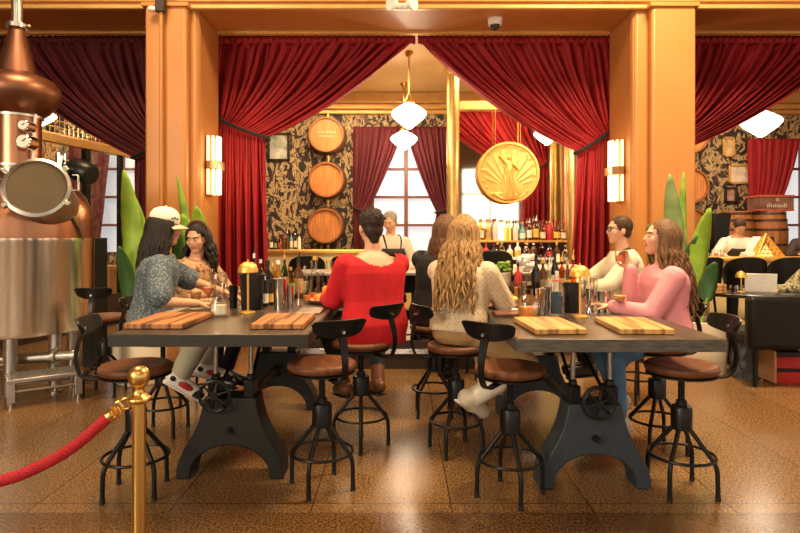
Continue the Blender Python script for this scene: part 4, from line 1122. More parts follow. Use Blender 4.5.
def tin(label, loc, r, h, m_=chrome, name='shaker_tin', cat='shaker', group='shaker tins'):
    t = MB(); t.lathe([(0, 0), (r * .76, 0), (r * .78, .006), (r * .98, h - .004), (r * 1.02, h), (r * .95, h), (r * .74, .012), (0, .012)], 24)
    o = t.build(name, m_); o.location = loc; return tag(o, label, cat, group)
def jigger(label, loc, r, h):
    t = MB(); t.lathe([(0, 0.004), (r, 0), (r * .35, h * .45), (r * .35, h * .5), (r, h), (r * .9, h), (r * .3, h * .52), (0, h * .5)], 20)
    o = t.build('jigger', chrome); o.location = loc; return tag(o, label, 'jigger', 'jiggers')
def tumbler(label, loc, r, h, liquid=None, fill=.6, group='drinking glasses', name='drinking_glass', ice=False, garnish=None):
    t = thing(name, label, 'glass', loc, 0, group)
    m = MB(); m.lathe([(0, 0), (r * .82, 0), (r, h), (r * .94, h), (r * .76, .012), (0, .012)], 22); m.build('bowl', clear, t)
    if liquid:
        m = MB(); m.lathe([(0, .014), (r * .78, .014), (r * (.78 + .15 * fill), h * fill), (0, h * fill)], 20); m.build('drink', liquid, t)
    if garnish:
        m = MB(); m.ell((r * .6, 0, h), (r * .5, r * .12, r * .5)); m.build('garnish', garnish, t)
    return t
def coupe(label, loc, r, h, liquid):
    t = thing('coupe_glass', label, 'glass', loc, 0, 'drinking glasses')
    m = MB(); m.lathe([(0, 0), (r * .75, 0), (r * .7, .004), (.006, .01), (.0045, h * .5), (.01, h * .56), (r * .6, h * .66), (r * .92, h * .8), (r, h), (r * .97, h), (r * .88, h * .8), (0, h * .6)], 24); m.build('bowl', clear, t)
    m = MB(); m.lathe([(0, h * .61), (r * .6, h * .68), (r * .88, h * .82), (r * .93, h * .93), (0, h * .93)], 24); m.build('drink', liquid, t)
peach = mat('pale orange cocktail', (.85, .4, .12), .25, var=.05); cola = mat('dark cola', (.035, .012, .008), .1); amberliq = mat('amber syrup', (.75, .27, .06), .2); pinkliq = mat('coral cocktail', (.8, .2, .1), .25); juice = mat('orange juice', (.9, .42, .04), .35); waterliq = glass('water', (.8, .9, .95), .2); blueish = mat('blue tinted water', (.05, .1, .15), .06)
froth = mat('white salt', (.8, .74, .62), .8)

# left table
t = thing('glass_jug', 'clear glass jug on the left table, left of the gold mushroom lamp', 'jug', TT(219, 316))
m = MB(); m.lathe([(0, 0), (.055, 0), (.062, .01), (.058, .075), (.04, .11), (.036, .15), (.052, .19), (.056, .25), (.04, .28), (.038, .28), (.05, .245), (.03, .15), (.05, .08), (.05, .012), (0, .012)], 26); m.build('body', clear, t)
m = MB(); m.lathe([(0, .014), (.05, .014), (.05, .07), (0, .07)], 22); m.build('sugar', froth, t)
coupe('coral cocktail in a stemmed glass between the two women at the left table', TT(209, 307), .05, .15, pinkliq)
tumbler('tumbler of orange drink by the cap wearer\'s hand', TT(196, 304), .038, .09, peach, .7)
plate = mat('stoneware', (.55, .36, .2), .5)
o = MB().lathe([(0, 0), (.07, 0), (.12, .015), (.115, .018), (.06, .008), (0, .008)], 30).build('plate', plate); o.location = TT(200, 301.5); tag(o, 'small tan plate beside the coral cocktail on the left table', 'plate')
tin('black shaker tin on the left table, left of the black bucket', TT(233.5, 308), .032, .16, black_metal)
tin('large steel shaker tin on the left table', TT(280, 309.5), .052, .215)
tin('small steel shaker tin right of the large one on the left table', TT(290, 308), .03, .16)
jigger('steel jigger on the left table, right of the small shaker tin', TT(298.5, 307), .02, .13)
bottle('small bottle with a white label right of the black bucket, left table', TT(265, 306.5), .024, .19, 'dark', 'white', 'dark', group='left table bottles')
bottle('slim bottle with a yellow label left of the large shaker tin', TT(271, 305), .02, .17, 'dark', 'yellow', 'dark', group='left table bottles')
for (px, py, top, r_, g, lb, cp_, pr, lab) in [
    (254, 300, 252, .036, 'green', None, 'steel', True, 'green bottle with a steel pourer above the left gold lamp'),
    (260.5, 299, 258, .03, 'clear', 'white', 'white', False, 'clear bottle with a white cap next to the dark square bottle'),
    (267.5, 302, 259, .046, 'dark', 'black', 'dark', False, 'dark broad bottle with a black label on the left table'),
    (273, 299, 262, .034, 'pale', 'yellow', 'gold', False, 'pale gold bottle just right of the dark broad bottle'),
    (278, 301, 259, .042, 'pale', 'cream', 'white', False, 'white capped pale bottle standing behind the large shaker tin'),
    (284.5, 297.5, 254, .03, 'green', 'cream', 'gold', True, 'tall bottle with a gold spout behind the small shaker tin'),
    (290.5, 299, 266, .036, 'pale', 'green', 'gold', False, 'round shouldered bottle with a green label, left table'),
    (298.5, 298, 257, .04, 'brown', 'tan', 'dark', True, 'brown bottle with a tan label and a black pourer, left table'),
    (304.5, 296, 265, .03, 'clear', 'cream', 'steel', False, 'clear bottle with a cream label beside the brown pourer bottle')]:
    p = TT(px, py); bottle(lab, p, r_, (py - top) * p.y / F * .97, g, lb, cp_, pourer=pr, group='left table bottles')
p = TT(315, 296); bottle('large clear glass bottle near the red sweater\'s left arm', p, .045, (296 - 256) * p.y / F, 'clear', None, 'gold', nr=.02, shoulder=.5, group='left table bottles')
# oranges on a tray by the red sweater
t = thing('fruit_tray', 'shallow rose tray holding oranges beside the red sweater', 'tray', TT(326, 303)); m = MB(); m.lathe([(0, 0), (.11, 0), (.15, .03), (.145, .03), (.105, .008), (0, .008)], 30); m.build('dish', mat('rose glass', (.5, .25, .2), .3), t)
b0 = TT(326, 303)
for i, (dx, dy, dz, lab) in enumerate([(-.055, -.035, .04, 'orange at the front left of the rose tray'), (.03, -.055, .04, 'orange at the front right of the rose tray'), (.06, .03, .042, 'orange at the back right of the rose tray'), (-.02, .045, .042, 'orange at the back left of the rose tray'), (.005, -.005, .098, 'orange on top of the others in the rose tray')]):
    o = MB().ell((0, 0, 0), (.036, .036, .034)).build('orange', orange_peel); o.location = b0 + V((dx, dy, dz)); tag(o, lab, 'orange', 'oranges in the rose tray')
for i, (px, py, r_, h_, lq, lab) in enumerate([(307, 303, .034, .1, amberliq, 'amber drink left of the rose tray of oranges'), (313, 301, .033, .1, pinkliq, 'coral drink just behind the rose tray'), (334, 297.5, .032, .12, None, 'empty tall glass by the red sleeve'), (327, 297, .032, .12, None, 'empty tall glass behind the oranges'), (306, 297.3, .03, .12, None, 'empty glass behind the steel jigger'), (241, 299, .03, .1, amberliq, 'amber drink behind the black shaker tin'), (226, 300, .033, .11, None, 'empty tumbler behind the clear glass jug')]):
    tumbler(lab, TT(px, py), r_, h_, lq, .6)
o = MB().box((0, 0, .006), (.16, .3, .01)).build('menu_board', steel_dull, bevel=.003); o.location = (-.60, 3.98, TZ); tag(o, 'flat steel tray at the edge of the left table by the red sweater', 'tray')

# right table
for (px, py, w_, l_, lab) in [(502, 307, .26, .2, 'dark walnut serving board under the orange'), (499, 315, .2, .2, 'dark walnut serving board nearer the viewer, by the cream sweater'), (500, 299, .22, .16, 'dark walnut serving board farthest along the right table')]:
    p = TT(px, py); o = MB().box((0, 0, .011), (w_, l_, .02)).build('serving_board', walnut, bevel=.004); o.location = (max(p.x, .605 + w_ / 2), p.y, TZ); tag(o, lab, 'serving board', 'walnut serving boards')
p = TT(507, 305); o = MB().ell((0, 0, .037), (.037, .037, .036)).build('orange', orange_peel); o.location = p + V((0, 0, .022)); tag(o, 'whole orange on the walnut board at the right table', 'orange')
o = MB().ell((0, 0, .02), (.026, .026, .022)).build('lemon_half', mat('lemon', (.85, .6, .08), .5)); o.location = TT(513, 305) + V((.01, 0, .022)); tag(o, 'lemon half next to the orange on the walnut board', 'lemon')
o = MB().ell((0, 0, .012), (.04, .03, .014)).build('garnish_bowl', froth); o.location = TT(515, 312) ; tag(o, 'small pale heap of garnish at the right table\'s left edge', 'garnish')
for (px, py, r_, h_, lq, fl_, lab) in [(485, 299, .03, .1, juice, .5, 'glass of orange juice beside the cream sleeve'), (496, 297.5, .036, .11, None, 0, 'empty tumbler behind the walnut boards'), (507, 298, .05, .13, waterliq, .8, 'wide glass of ice water at the far end of the walnut boards'), (530, 299, .04, .2, cola, .55, 'tall glass of cola at the right table'), (522, 301, .036, .14, waterliq, .8, 'tall water glass left of the cola'), (589, 305, .042, .2, pinkliq, .3, 'mixing glass behind the gold lamp at the right table'), (606, 304, .032, .1, amberliq, .5, 'amber drink beside the small steel tin')]:
    tumbler(lab, TT(px, py), r_, h_, lq, fl_)
t = tumbler('mixing jar full of white flowers and herbs', TT(504, 296.5), .06, .22, froth, .9); 
m = MB(); rnd = random.Random(3)
for k in range(26): m.ell((rnd.uniform(-.05, .05), rnd.uniform(-.05, .05), .22 + rnd.uniform(0, .07)), (.02, .012, .012))
m.build('herbs', leaf_green, t)
t = tumbler('glass vase of white blossoms left of the cola', TT(526, 296), .05, .2, froth, .6); m = MB()
for k in range(40): m.ell((rnd.uniform(-.06, .06), rnd.uniform(-.06, .06), .22 + rnd.uniform(0, .12)), (.018, .018, .02))
m.build('blossoms', mat('white petals', (.85, .82, .75), .7), t)
t = thing('squat_jug', 'squat glass jug half full of amber syrup on the right table', 'jug', TT(528, 319)); m = MB(); m.lathe([(0, 0), (.058, 0), (.064, .01), (.066, .1), (.05, .13), (.03, .15), (.03, .185), (.026, .185), (.026, .15), (.046, .125), (.06, .1), (.056, .012), (0, .012)], 28); m.build('body', clear, t)
m = MB(); m.lathe([(0, .014), (.055, .014), (.058, .075), (0, .075)], 24); m.build('syrup', amberliq, t)
tin('steel shaker tin left of the water bottle', TT(541, 315), .036, .17)
tin('second steel tin squeezed against the water bottle', TT(547, 313), .034, .175)
tin('broad steel tin right of the gold lamp, right table', TT(602, 312), .038, .14)
tin('steel tin directly behind the right gold lamp', TT(590, 311), .03, .15)
jigger('steel jigger before the tin behind the right gold lamp', TT(589, 314), .02, .09)
p = TT(557, 315); t = thing('water_bottle', 'swing-top water bottle with a red stopper on the right table', 'bottle', p); h_ = (315 - 272) * p.y / F
m = MB(); m.lathe([(0, 0), (.044, 0), (.047, .008), (.047, h_ * .55), (.04, h_ * .68), (.018, h_ * .88), (.016, h_ * .94), (0, h_ * .94)], 24); m.build('body', clear, t)
m = MB(); m.lathe([(0, .01), (.041, .01), (.041, h_ * .53), (0, h_ * .53)], 20); m.build('water', blueish, t)
m = MB(); m.cyl((0, 0, h_ * .93), (0, 0, h_ * 1.02), .012, .012, 12); m.build('stopper', white_paint, t)
m = MB(); m.torus((0, 0, h_ * .8), .026, .004, 18, 6); m.build('seal', mat('red seal', (.7, .05, .03), .5), t)
coupe('coupe of pale orange cocktail in front of the woman in pink', TT(620, 314), .05, .13, peach)
w7 = [a for a in d7['arms'] if a[0] == 1][0][3] + d7['O']
t = tumbler('tumbler of coral drink raised in the pink sweater woman\'s hand', (w7.x - .075, w7.y - .01, w7.z + .03), .037, .095, pinkliq, .6)
for i, (px, py, top, r_, g, lb, cp_, pr, lab) in enumerate([
    (536, 300, 254, .035, 'dark', None, 'dark', True, 'black bottle with a pourer right of the cola'),
    (543, 299, 258, .034, 'brown', 'tan', 'gold', False, 'brown bottle with a tan label, right table'),
    (549, 299.5, 262, .032, 'clear', 'cream', 'steel', True, 'clear bottle with a cream label behind the water bottle'),
    (555, 298, 250, .032, 'dark', 'white', 'dark', True, 'dark bottle with a white label behind the water bottle'),
    (562, 298, 256, .034, 'amber', 'tan', 'gold', True, 'amber bottle with a gold cap behind the black bucket'),
    (567.5, 297.5, 260, .03, 'brown', 'yellow', 'gold', False, 'brown bottle with a yellow label behind the black bucket'),
    (573, 297.5, 254, .03, 'amber', None, 'gold', True, 'plain amber bottle left of the right gold lamp'),
    (518, 297, 262, .03, 'red', None, 'dark', False, 'red bottle behind the tall water glass')]):
    p = TT(px, py); bottle(lab, p, r_, (py - top) * p.y / F * .97, g, lb, cp_, pourer=pr, group='right table bottles')

# more of the bar glassware crowding the far halves of both tables
for (px, py, r_, h_, lq, lab) in [
    (259, 296, .032, .2, None, 'tall clear highball glass behind the dark broad bottle'), (270, 296, .034, .17, waterliq, 'glass of water between the pale bottles on the left table'),
    (287, 295.5, .034, .19, None, 'tall clear glass behind the tall gold spouted bottle'), (294, 295.5, .034, .16, amberliq, 'amber drink behind the round shouldered bottle'),
    (320, 295.3, .034, .2, None, 'tall clear glass to the right of the large clear glass bottle'), (331, 295.3, .036, .17, waterliq, 'water glass farthest back on the left table by the red sweater'),
    (309, 296, .034, .18, None, 'tall clear glass to the left of the large clear glass bottle'), (244, 297, .034, .15, pinkliq, 'coral drink behind the left black ice bucket'),
    (512, 295.8, .036, .2, None, 'tall clear glass right of the herb jar'), (518, 299.5, .034, .14, juice, 'orange juice glass left of the tall water glass'),
    (540, 296, .036, .2, None, 'tall clear glass behind the black pourer bottle on the right table'), (549, 295.5, .036, .22, None, 'tall clear glass farthest back on the right table'),
    (583, 297, .038, .2, waterliq, 'water glass far behind the right gold lamp'), (594, 297.5, .036, .18, None, 'tall clear glass in front of the man in glasses'), (490, 295.6, .034, .16, waterliq, 'water glass beside the blonde woman\'s shoulder')]:
    tumbler(lab, TT(px, py), r_, h_, lq, .7)
# ================================================================== PENDANTS, SCONCES, CEILING BITS
def pendant(label, px, py_mid, D, wpx, top=4.06, py_bot=None):
    s = F / D; r = wpx / 2 / s; zc = Z(py_mid, D); zl = Z(py_bot, D) if py_bot else zc - r * .8
    t = thing('pendant_lamp', label, 'lamp', (X(px, D), D, zl), 0, 'schoolhouse pendant lamps'); h = top - zl
    m = MB(); hh = (zc - zl) * 1.75
    m.lathe([(0, 0), (r * .12, .004), (r * .4, hh * .16), (r * .78, hh * .36), (r * .98, hh * .52), (r, hh * .6), (r * .93, hh * .68), (r * .6, hh * .84), (r * .34, hh * .93), (r * .3, hh)], 36); m.build('globe', lampglow, t, ang=60)
    m = MB(); m.lathe([(r * .32, hh * .95), (r * .34, hh * 1.02), (r * .26, hh * 1.1), (r * .15, hh * 1.16), (r * .1, hh * 1.3), (0, hh * 1.32)], 24)
    m.build('fitter', brass, t)
    m = MB(); m.cyl((0, 0, hh * 1.2), (0, 0, h - .04), .012, .012, 10); m.build('rod', brass, t)
    m = MB(); m.lathe([(0, h - .09), (.03, h - .08), (.06, h - .03), (.065, h), (0, h)], 24); m.build('canopy', brass, t)
    l = lamp('pendant light', 'POINT', (X(px, D), D, zl - .06), 26, (1, .8, .55), .12)
pendant('nearer of the two white glass pendant lamps in the arch between the swagged curtains', 409, 114, 8.45, 35, py_bot=129)
pendant('smaller white glass pendant lamp hanging in front of the bar window', 404, 139, 10.2, 27, py_bot=150)
pendant('white glass pendant lamp half hidden by the right swagged curtain, above the bar shelves', 547, 134, 8.4, 26, py_bot=145)
pendant('white glass pendant lamp over the gold counter at the right', 761, 122, 8.3, 38, py_bot=137)
pendant('white glass pendant lamp glimpsed behind the copper still', 41, 116, 9.2, 28, py_bot=126)

def sconce(label, x, y, z0, z1, sgn):
    t = thing('wall_sconce', label, 'wall lamp', (x, y, (z0 + z1) / 2), 0, 'glass rod wall sconces'); h = (z1 - z0) / 2
    m = MB(); m.bb(-.012 if sgn > 0 else -.02, .02 if sgn > 0 else .012, -.1, .1, -h * 1.02, h * 1.02); m.build('backplate', gold, t, bevel=.004)
    m = MB(); m.bb(min(0, sgn * .15), max(0, sgn * .15), -.13, .13, -.05, .05); m.build('bracket', mat('aged brass', (.35, .22, .1), .35, .8), t, bevel=.006)
    for (a, c_) in ((.05, h), (-h, -.05)):
        for k in range(7):
            an = R(-90 + 30 * k); m = MB(); cx, cy = sgn * (.02 + .11 * math.cos(an)), .115 * math.sin(an)
            m.cyl((cx, cy, a), (cx, cy, c_), .016, .016, 10); m.build('glass_rod', rodglow, t)
sconce('lit glass rod sconce on the left pillar', -2.31, 7.15, 1.92, 2.62, 1)
sconce('lit glass rod sconce on the right pillar', 2.67, 7.15, 1.84, 2.57, -1)
# security dome and emergency heads below the beam
t = thing('dome_camera', 'white security dome camera under the beam', 'camera', (X(495, 7.1), 7.1, 4.035))
m = MB(); m.lathe([(.07, -.02), (.085, -.02), (.09, .0)][::-1] + [(.085, -.06), (.08, -.08)], 28); m.lathe([(0, -.08), (.08, -.08), (.09, 0), (0, 0)], 28); m.build('housing', white_paint, t)
m = MB(); m.ell((0, 0, -.085), (.06, .06, .055)); m.build('dome', mat('smoked dome', (.03, .02, .02), .1), t)
t = thing('emergency_light', 'twin white emergency spotlights on the beam above the curtain opening', 'lamp', (X(402, 6.6), 6.6, Z(5, 6.6)))
m = MB(); m.bb(-.05, .05, .02, .1, -.035, .035); m.build('body', white_paint, t, bevel=.008)
for s in (-1, 1):
    m = MB(); M_ = Matrix.Translation((s * .05, 0, 0)) @ V((s * .75, -.6, .0)).to_track_quat('Z', 'Y').to_matrix().to_4x4()
    m.lathe([(0, 0), (.035, .01), (.075, .07), (.085, .1), (.08, .105), (0, .09)], 24, M=M_); m.build('spotlight_head', white_paint, t)
# conduit on the left pillar
t = thing('conduit_pipe', 'painted conduit with a small junction box running down the left pillar', 'conduit', (X(161, 6.55), 6.55, .0))
m = MB(); m.cyl((0, 0, 0), (0, 0, 3.96), .02, .02, 12); m.build('pipe', gold_paint, t)
m = MB(); m.bb(-.05, .05, -.05, .03, 3.9, 4.2); m.build('junction_box', dark_wood, t, bevel=.008)
m = MB(); m.ell((-.09, -.02, 3.93), (.05, .05, .035)); m.build('sensor', white_paint, t)

# ================================================================== BAR BETWEEN THE PILLARS
t = thing('bar_station', 'low black service station with open shelves behind the two crank tables', 'service station', (.2, 6.3, 0))
m = MB(); m.bb(-1.3, 1.3, 0, .6, 0, .3); m.build('plinth', dark_wood, t, bevel=.005)
m = MB(); m.bb(-1.32, 1.32, -.02, .02, .16, .22); m.build('kick_rail', chrome, t, bevel=.006)
m = MB()
for xx in (-1.28, -.45, .0, .45, 1.28): m.bb(xx - .02, xx + .02, .02, .6, .3, 1.0)
m.bb(-1.3, 1.3, .58, .6, .3, 1.0); m.build('frame', black_metal, t)
for zz in (.62,): m = MB(); m.bb(-1.28, 1.28, .03, .58, zz, zz + .02); m.build('shelf', steel_dull, t)
m = MB(); m.bb(-1.34, 1.34, -.03, .62, 1.0, 1.03); m.build('top', steel_dull, t, bevel=.005)
for (x, y, z, w_, d_, h_, m_, lab) in [(.05, 6.4, .64, .14, .2, .16, mat('kraft carton', (.55, .36, .1), .7), 'yellow carton on the service station shelf between the two seated women'), (.055, 6.42, .3, .15, .2, .2, mat('white carton', (.75, .76, .8), .6), 'white carton on the bottom shelf of the service station'), (.48, 6.42, .3, .16, .2, .18, mat('tan carton', (.45, .25, .08), .7), 'tan carton on the bottom shelf of the service station')]:
    o = MB().box((0, 0, h_ / 2), (w_, d_, h_)).build('carton', m_, bevel=.004); o.location = (x, y, z + .002); tag(o, lab, 'box', 'cartons on the service station')
# glasses on the service station
for i in range(14):
    x = -.95 + i * .165
    if -.3 < x < .28: continue
    tumbler('%s clear glass from the left on the black service station' % ORD[i], (x, 6.48 + .06 * (i % 3), 1.031), .036, .12, None, group='glasses on the service station')

def slab(name, label, cat, x0, x1, y0, y1, zt, front, topm, front_name='front_panel'):
    t = thing(name, label, cat, ((x0 + x1) / 2, (y0 + y1) / 2, 0)); w_, d_ = (x1 - x0) / 2, (y1 - y0) / 2
    m = MB(); m.bb(-w_, w_, -d_ + .08, d_, 0, zt - .06); m.build('body', dark_wood, t)
    m = MB(); m.bb(-w_, w_, -d_ + .06, -d_ + .079, .12, zt - .06); m.build(front_name, front, t)
    m = MB(); m.bb(-w_ - .02, w_ + .02, -d_, d_ + .02, zt - .06, zt); m.build('countertop', topm, t, bevel=.012)
    m = MB(); m.cyl((-w_, -d_ - .1, .2), (w_, -d_ - .1, .2), .022); [m.cyl((q, -d_ - .1, .2), (q, -d_ + .07, .2), .012) for q in (-w_ * .8, 0, w_ * .8)]; m.build('foot_rail', brass, t)
    return t
slab('bar_counter', 'dark bar counter with a gold edge below the three hanging barrels', 'bar counter', X(262, 9.2), X(366, 9.2), 9.2, 9.75, Z(250, 9.2), cream_panel, gold)
slab('bar_counter', 'long gold edged counter with a glowing cream front, right of the right pillar', 'bar counter', X(684, 8.5), 7.4, 8.5, 9.0, 1.11, cream_panel, gold)
# back bar with mirror
BX0, BX1, BY = X(459, 9.1), X(571, 9.1), 9.1
t = thing('back_bar', 'stepped back bar with bottle shelves and a tall mirror, behind the gold medallion', 'back bar', ((BX0 + BX1) / 2, BY, 0)); bw_ = (BX1 - BX0) / 2
mirror = mat('bar mirror', (.86, .78, .68), .04, 1, var=.02)
m = MB(); m.bb(-bw_, bw_, .32, .36, 1.35, 3.45); m.build('mirror', mirror, t)
m = MB(); m.bb(-bw_ - .06, -bw_, .26, .38, 0, 3.5); m.bb(bw_, bw_ + .06, .26, .38, 0, 3.5); m.bb(-bw_ - .06, bw_ + .06, .24, .38, 3.42, 3.56); m.build('mirror_frame', gold_paint, t, bevel=.01)
m = MB(); m.bb(-bw_, bw_, 0, .31, 0, .8); m.build('cabinet', dark_wood, t)
for i, (zz, dd) in enumerate(((.82, -.1), (1.08, .02), (1.35, .14))):
    m = MB(); m.bb(-bw_, bw_, dd, .32, zz - .03, zz); m.build('shelf', white_paint if i < 2 else trim_paint, t, bevel=.004)
    m = MB(); m.bb(-bw_, bw_, .29, .32, zz - .26, zz - .03); m.build('riser', dark_wood, t)
rnd = random.Random(11)
cols = list(GL)
labs = [None, 'cream', 'white', 'black', 'tan', 'red', 'green', 'yellow']
def row(n, z, y, x0, x1, names, hh, where, seed, grp):
    rd = random.Random(seed)
    for i in range(n):
        x = x0 + (x1 - x0) * (i + .5) / n
        g = rd.choice(['pale', 'amber', 'brown', 'dark', 'green', 'red', 'teal', 'white', 'pale', 'amber', 'clear', 'pink']); lb = rd.choice(labs[1:]) if rd.random() < .8 else None
        h = hh * rd.uniform(.8, 1.05); r = (x1 - x0) / n * rd.uniform(.33, .44)
        desc = {'pale': 'pale gold', 'clear': 'clear', 'pink': 'pink', 'teal': 'teal'}.get(g, g)
        bottle('%s bottle, %s from the %s' % (desc, ORD[i], where), (x, y, z + .001), min(r, .055), h, g, lb, rd.choice(['dark', 'gold', 'gold', 'white', 'red']), shoulder=rd.choice([.5, .6, .66]), group=grp, seg=12, pourer=rd.random() < .3)
row(16, 1.35, BY + .22, BX0, BX1, None, .33, 'left on the top shelf of the mirrored back bar', 1, 'back bar top shelf bottles')
row(14, 1.08, BY + .1, BX0, BX1, None, .24, 'left on the middle shelf of the mirrored back bar', 2, 'back bar middle shelf bottles')
row(13, .82, BY - .03, BX0 + .1, BX1, None, .23, 'left on the lowest shelf of the mirrored back bar', 3, 'back bar lowest shelf bottles')
for (px, lab) in ((453, 'brass column to the left of the mirrored back bar'), (574, 'brass column to the right of the mirrored back bar')):
    t = thing('brass_column', lab, 'column', (X(px, 8.9), 8.9, 0)); m = MB(); m.lathe([(0, .1), (.095, .1), (.095, 3.86), (0, 3.86)], 28); m.build('shaft', mat('aged column brass', (.5, .34, .12), .4, 1), t)
    m = MB(); m.lathe([(0, 0), (.14, 0), (.14, .08), (.11, .12), (0, .12)], 28); m.build('base', gold, t); m = MB(); m.lathe([(0, 3.85), (.1, 3.85), (.14, 3.92), (.14, 4.06), (0, 4.06)], 28); m.build('capital', gold, t)
slab('bar_counter', 'white topped bar counter standing before the mirrored back bar', 'bar counter', .62, 2.2, 7.05, 7.5, 1.06, cream_panel, mat('pale stone', (.7, .62, .5), .3))
for i in range(12):
    x = .72 + i * .122; 
    if i % 3 == 1: bottle('%s bottle from the left on the white topped bar counter' % ORD[i], (x, 7.3, 1.061), .036, .28, ['green', 'amber', 'clear', 'brown'][i // 3], 'cream', 'gold', group='bottles on the white topped bar counter', pourer=True)
    else: tumbler('%s clear glass from the left on the white topped bar counter' % ORD[i], (x, 7.22 + .05 * (i % 2), 1.061), .04, .14, None, group='glasses on the white topped bar counter')
row(9, Z(250, 9.2), 9.5, X(264, 9.4), X(300, 9.4), None, .3, 'left on the counter below the hanging barrels', 5, 'bottles below the hanging barrels')
# beer tap tower
t = thing('tap_tower', 'gold tap tower standing left of the dark bottles on the white bar counter', 'tap', (.66, 7.3, 1.06)); m = MB(); m.cyl((0, 0, 0), (0, 0, .26), .022); m.build('column', gold, t); m = MB(); m.cyl((0, -.01, .22), (0, -.1, .2), .012); m.build('spout', gold, t); m = MB(); m.cyl((0, 0, .26), (0, -.02, .38), .015, .02); m.build('tap_handle', dark_wood, t)
# bar stools with black upholstered backs
def bar_chair(label, loc, rz, seat=.74, hb=.38):
    t = thing('bar_chair', label, 'bar chair', loc, R(rz), 'black upholstered bar chairs'); bl = mat('black leather', (.009, .008, .0075), .42, bump=.1, bs=30, spec=.25)
    m = MB(); m.lathe([(0, seat - .06), (.2, seat - .06), (.23, seat - .03), (.22, seat + .02), (0, seat + .035)], 28); m.build('seat', bl, t)
    vs = []; fs = []; n = 16
    for i in range(n + 1):
        u = -1 + 2 * i / n; a = u * R(100); top = seat + hb * (1 - .62 * abs(u) ** 2.6)
        for rr, zz in ((.235, seat - .02), (.255, (seat + top) / 2), (.275, top), (.24, top), (.22, (seat + top) / 2), (.2, seat - .02)): vs.append((rr * math.sin(a), -rr * math.cos(a), zz))
    for i in range(n):
        for k in range(6): fs.append((i * 6 + k, i * 6 + (k + 1) % 6, i * 6 + 6 + (k + 1) % 6, i * 6 + 6 + k))
    fs += [tuple(range(6)), tuple(range(6 * n + 5, 6 * n - 1, -1))]
    m = MB(); m.add(vs, fs); m.build('backrest', bl, t, bevel=.008)
    for k in range(4):
        a = R(45 + 90 * k); m = MB(); m.cyl((.15 * math.cos(a), .15 * math.sin(a), seat - .05), (.22 * math.cos(a), .22 * math.sin(a), 0), .018, .013); m.build('leg', black_metal, t)
    m = MB(); m.torus((0, 0, .28), .195, .008); m.build('foot_ring', brass, t)
    return t
for px, D, rz, lab in [(701, 8.05, 8, 'black bar chair nearest the right pillar at the gold counter'), (744, 8.05, -14, 'black bar chair in the middle at the gold counter, above the small gold lamp'), (788, 8.05, -16, 'black bar chair at the gold counter nearest the right edge'),
                       (307, 8.6, 10, 'black bar chair below the hanging barrels, behind the tall bottles'), (349, 8.6, -8, 'black bar chair below the hanging barrels, behind the red sweater'), (486, 5.98, 10, 'black bar chair showing beyond the blonde woman\'s shoulder')]:
    bar_chair(lab, (X(px, D), D, 0), rz, seat=.72 if px != 486 else .76, hb=.42 if px != 486 else .52)

# medallion: a big gilt disc with a plain standing figure and rays in relief
MD = 9.3; mr = 30.5 * MD / F
t = thing('gilt_medallion', 'big round gold medallion with a raised figure hanging before the bar mirror', 'medallion', (X(508, MD), MD, Z(173, MD)))
vs = []; fs = []; NR, NA = 44, 120
def relief(x, y):
    h = 0; r = math.hypot(x, y); a = math.atan2(y, x)
    if r > .93: return .05
    if r > .9: return .0
    def cap_(x0, y0, x1, y1, w0, w1, hh):
        dx, dy = x1 - x0, y1 - y0; t_ = max(0, min(1, ((x - x0) * dx + (y - y0) * dy) / (dx * dx + dy * dy))); w_ = w0 + (w1 - w0) * t_
        d = math.hypot(x - x0 - dx * t_, y - y0 - dy * t_) / w_; return hh * math.sqrt(max(0, 1 - d * d))
    if y > -.35: h = max(h, .012 * max(0, math.sin((math.atan2(y + .5, x)) * 26)) * (r > .2))
    if r > .8: h = max(0, .018 * (math.sin(a * 46) > .93))
    fold = 1 + .25 * math.sin(x * 70 + y * 8)
    h = max(h, cap_(.02, .12, .0, -.72, .13, .27, .055) * fold, cap_(.02, .3, .02, .1, .12, .13, .06), cap_(.03, .5, .03, .47, .075, .075, .06), cap_(-.08, .3, -.27, .52, .045, .035, .05), cap_(.1, .3, .3, .12, .045, .035, .05), cap_(.1, -.1, .32, -.62, .1, .16, .035) * fold)
    if y < -.66: h = max(h, .03 + .01 * math.sin(x * 30) * math.sin(y * 40))
    return h
for i in range(NR + 1):
    r = i / NR
    for k in range(NA):
        a = 2 * PI * k / NA; x, y = r * math.cos(a), r * math.sin(a)
        vs.append((x * mr, -.03 - relief(x, y) * mr * 2.0, y * mr))
for i in range(NR):
    for k in range(NA): fs.append((i * NA + k, i * NA + (k + 1) % NA, (i + 1) * NA + (k + 1) % NA, (i + 1) * NA + k))
m = MB(); m.add(vs, fs); m.cyl((0, .05, 0), (0, -.0, 0), mr * .98, mr * .98, 90); m.build('disc', mat('gilded plaster', (.68, .4, .1), .45, .3, var=.1, vs=5), t, ang=50)
m = MB()
for s in (-1, 1): m.cyl((s * .2, .0, mr * .9), (s * .2, .0, 4.06 - Z(173, MD)), .006, .006, 6)
m.build('hanging_wire', brass, t)

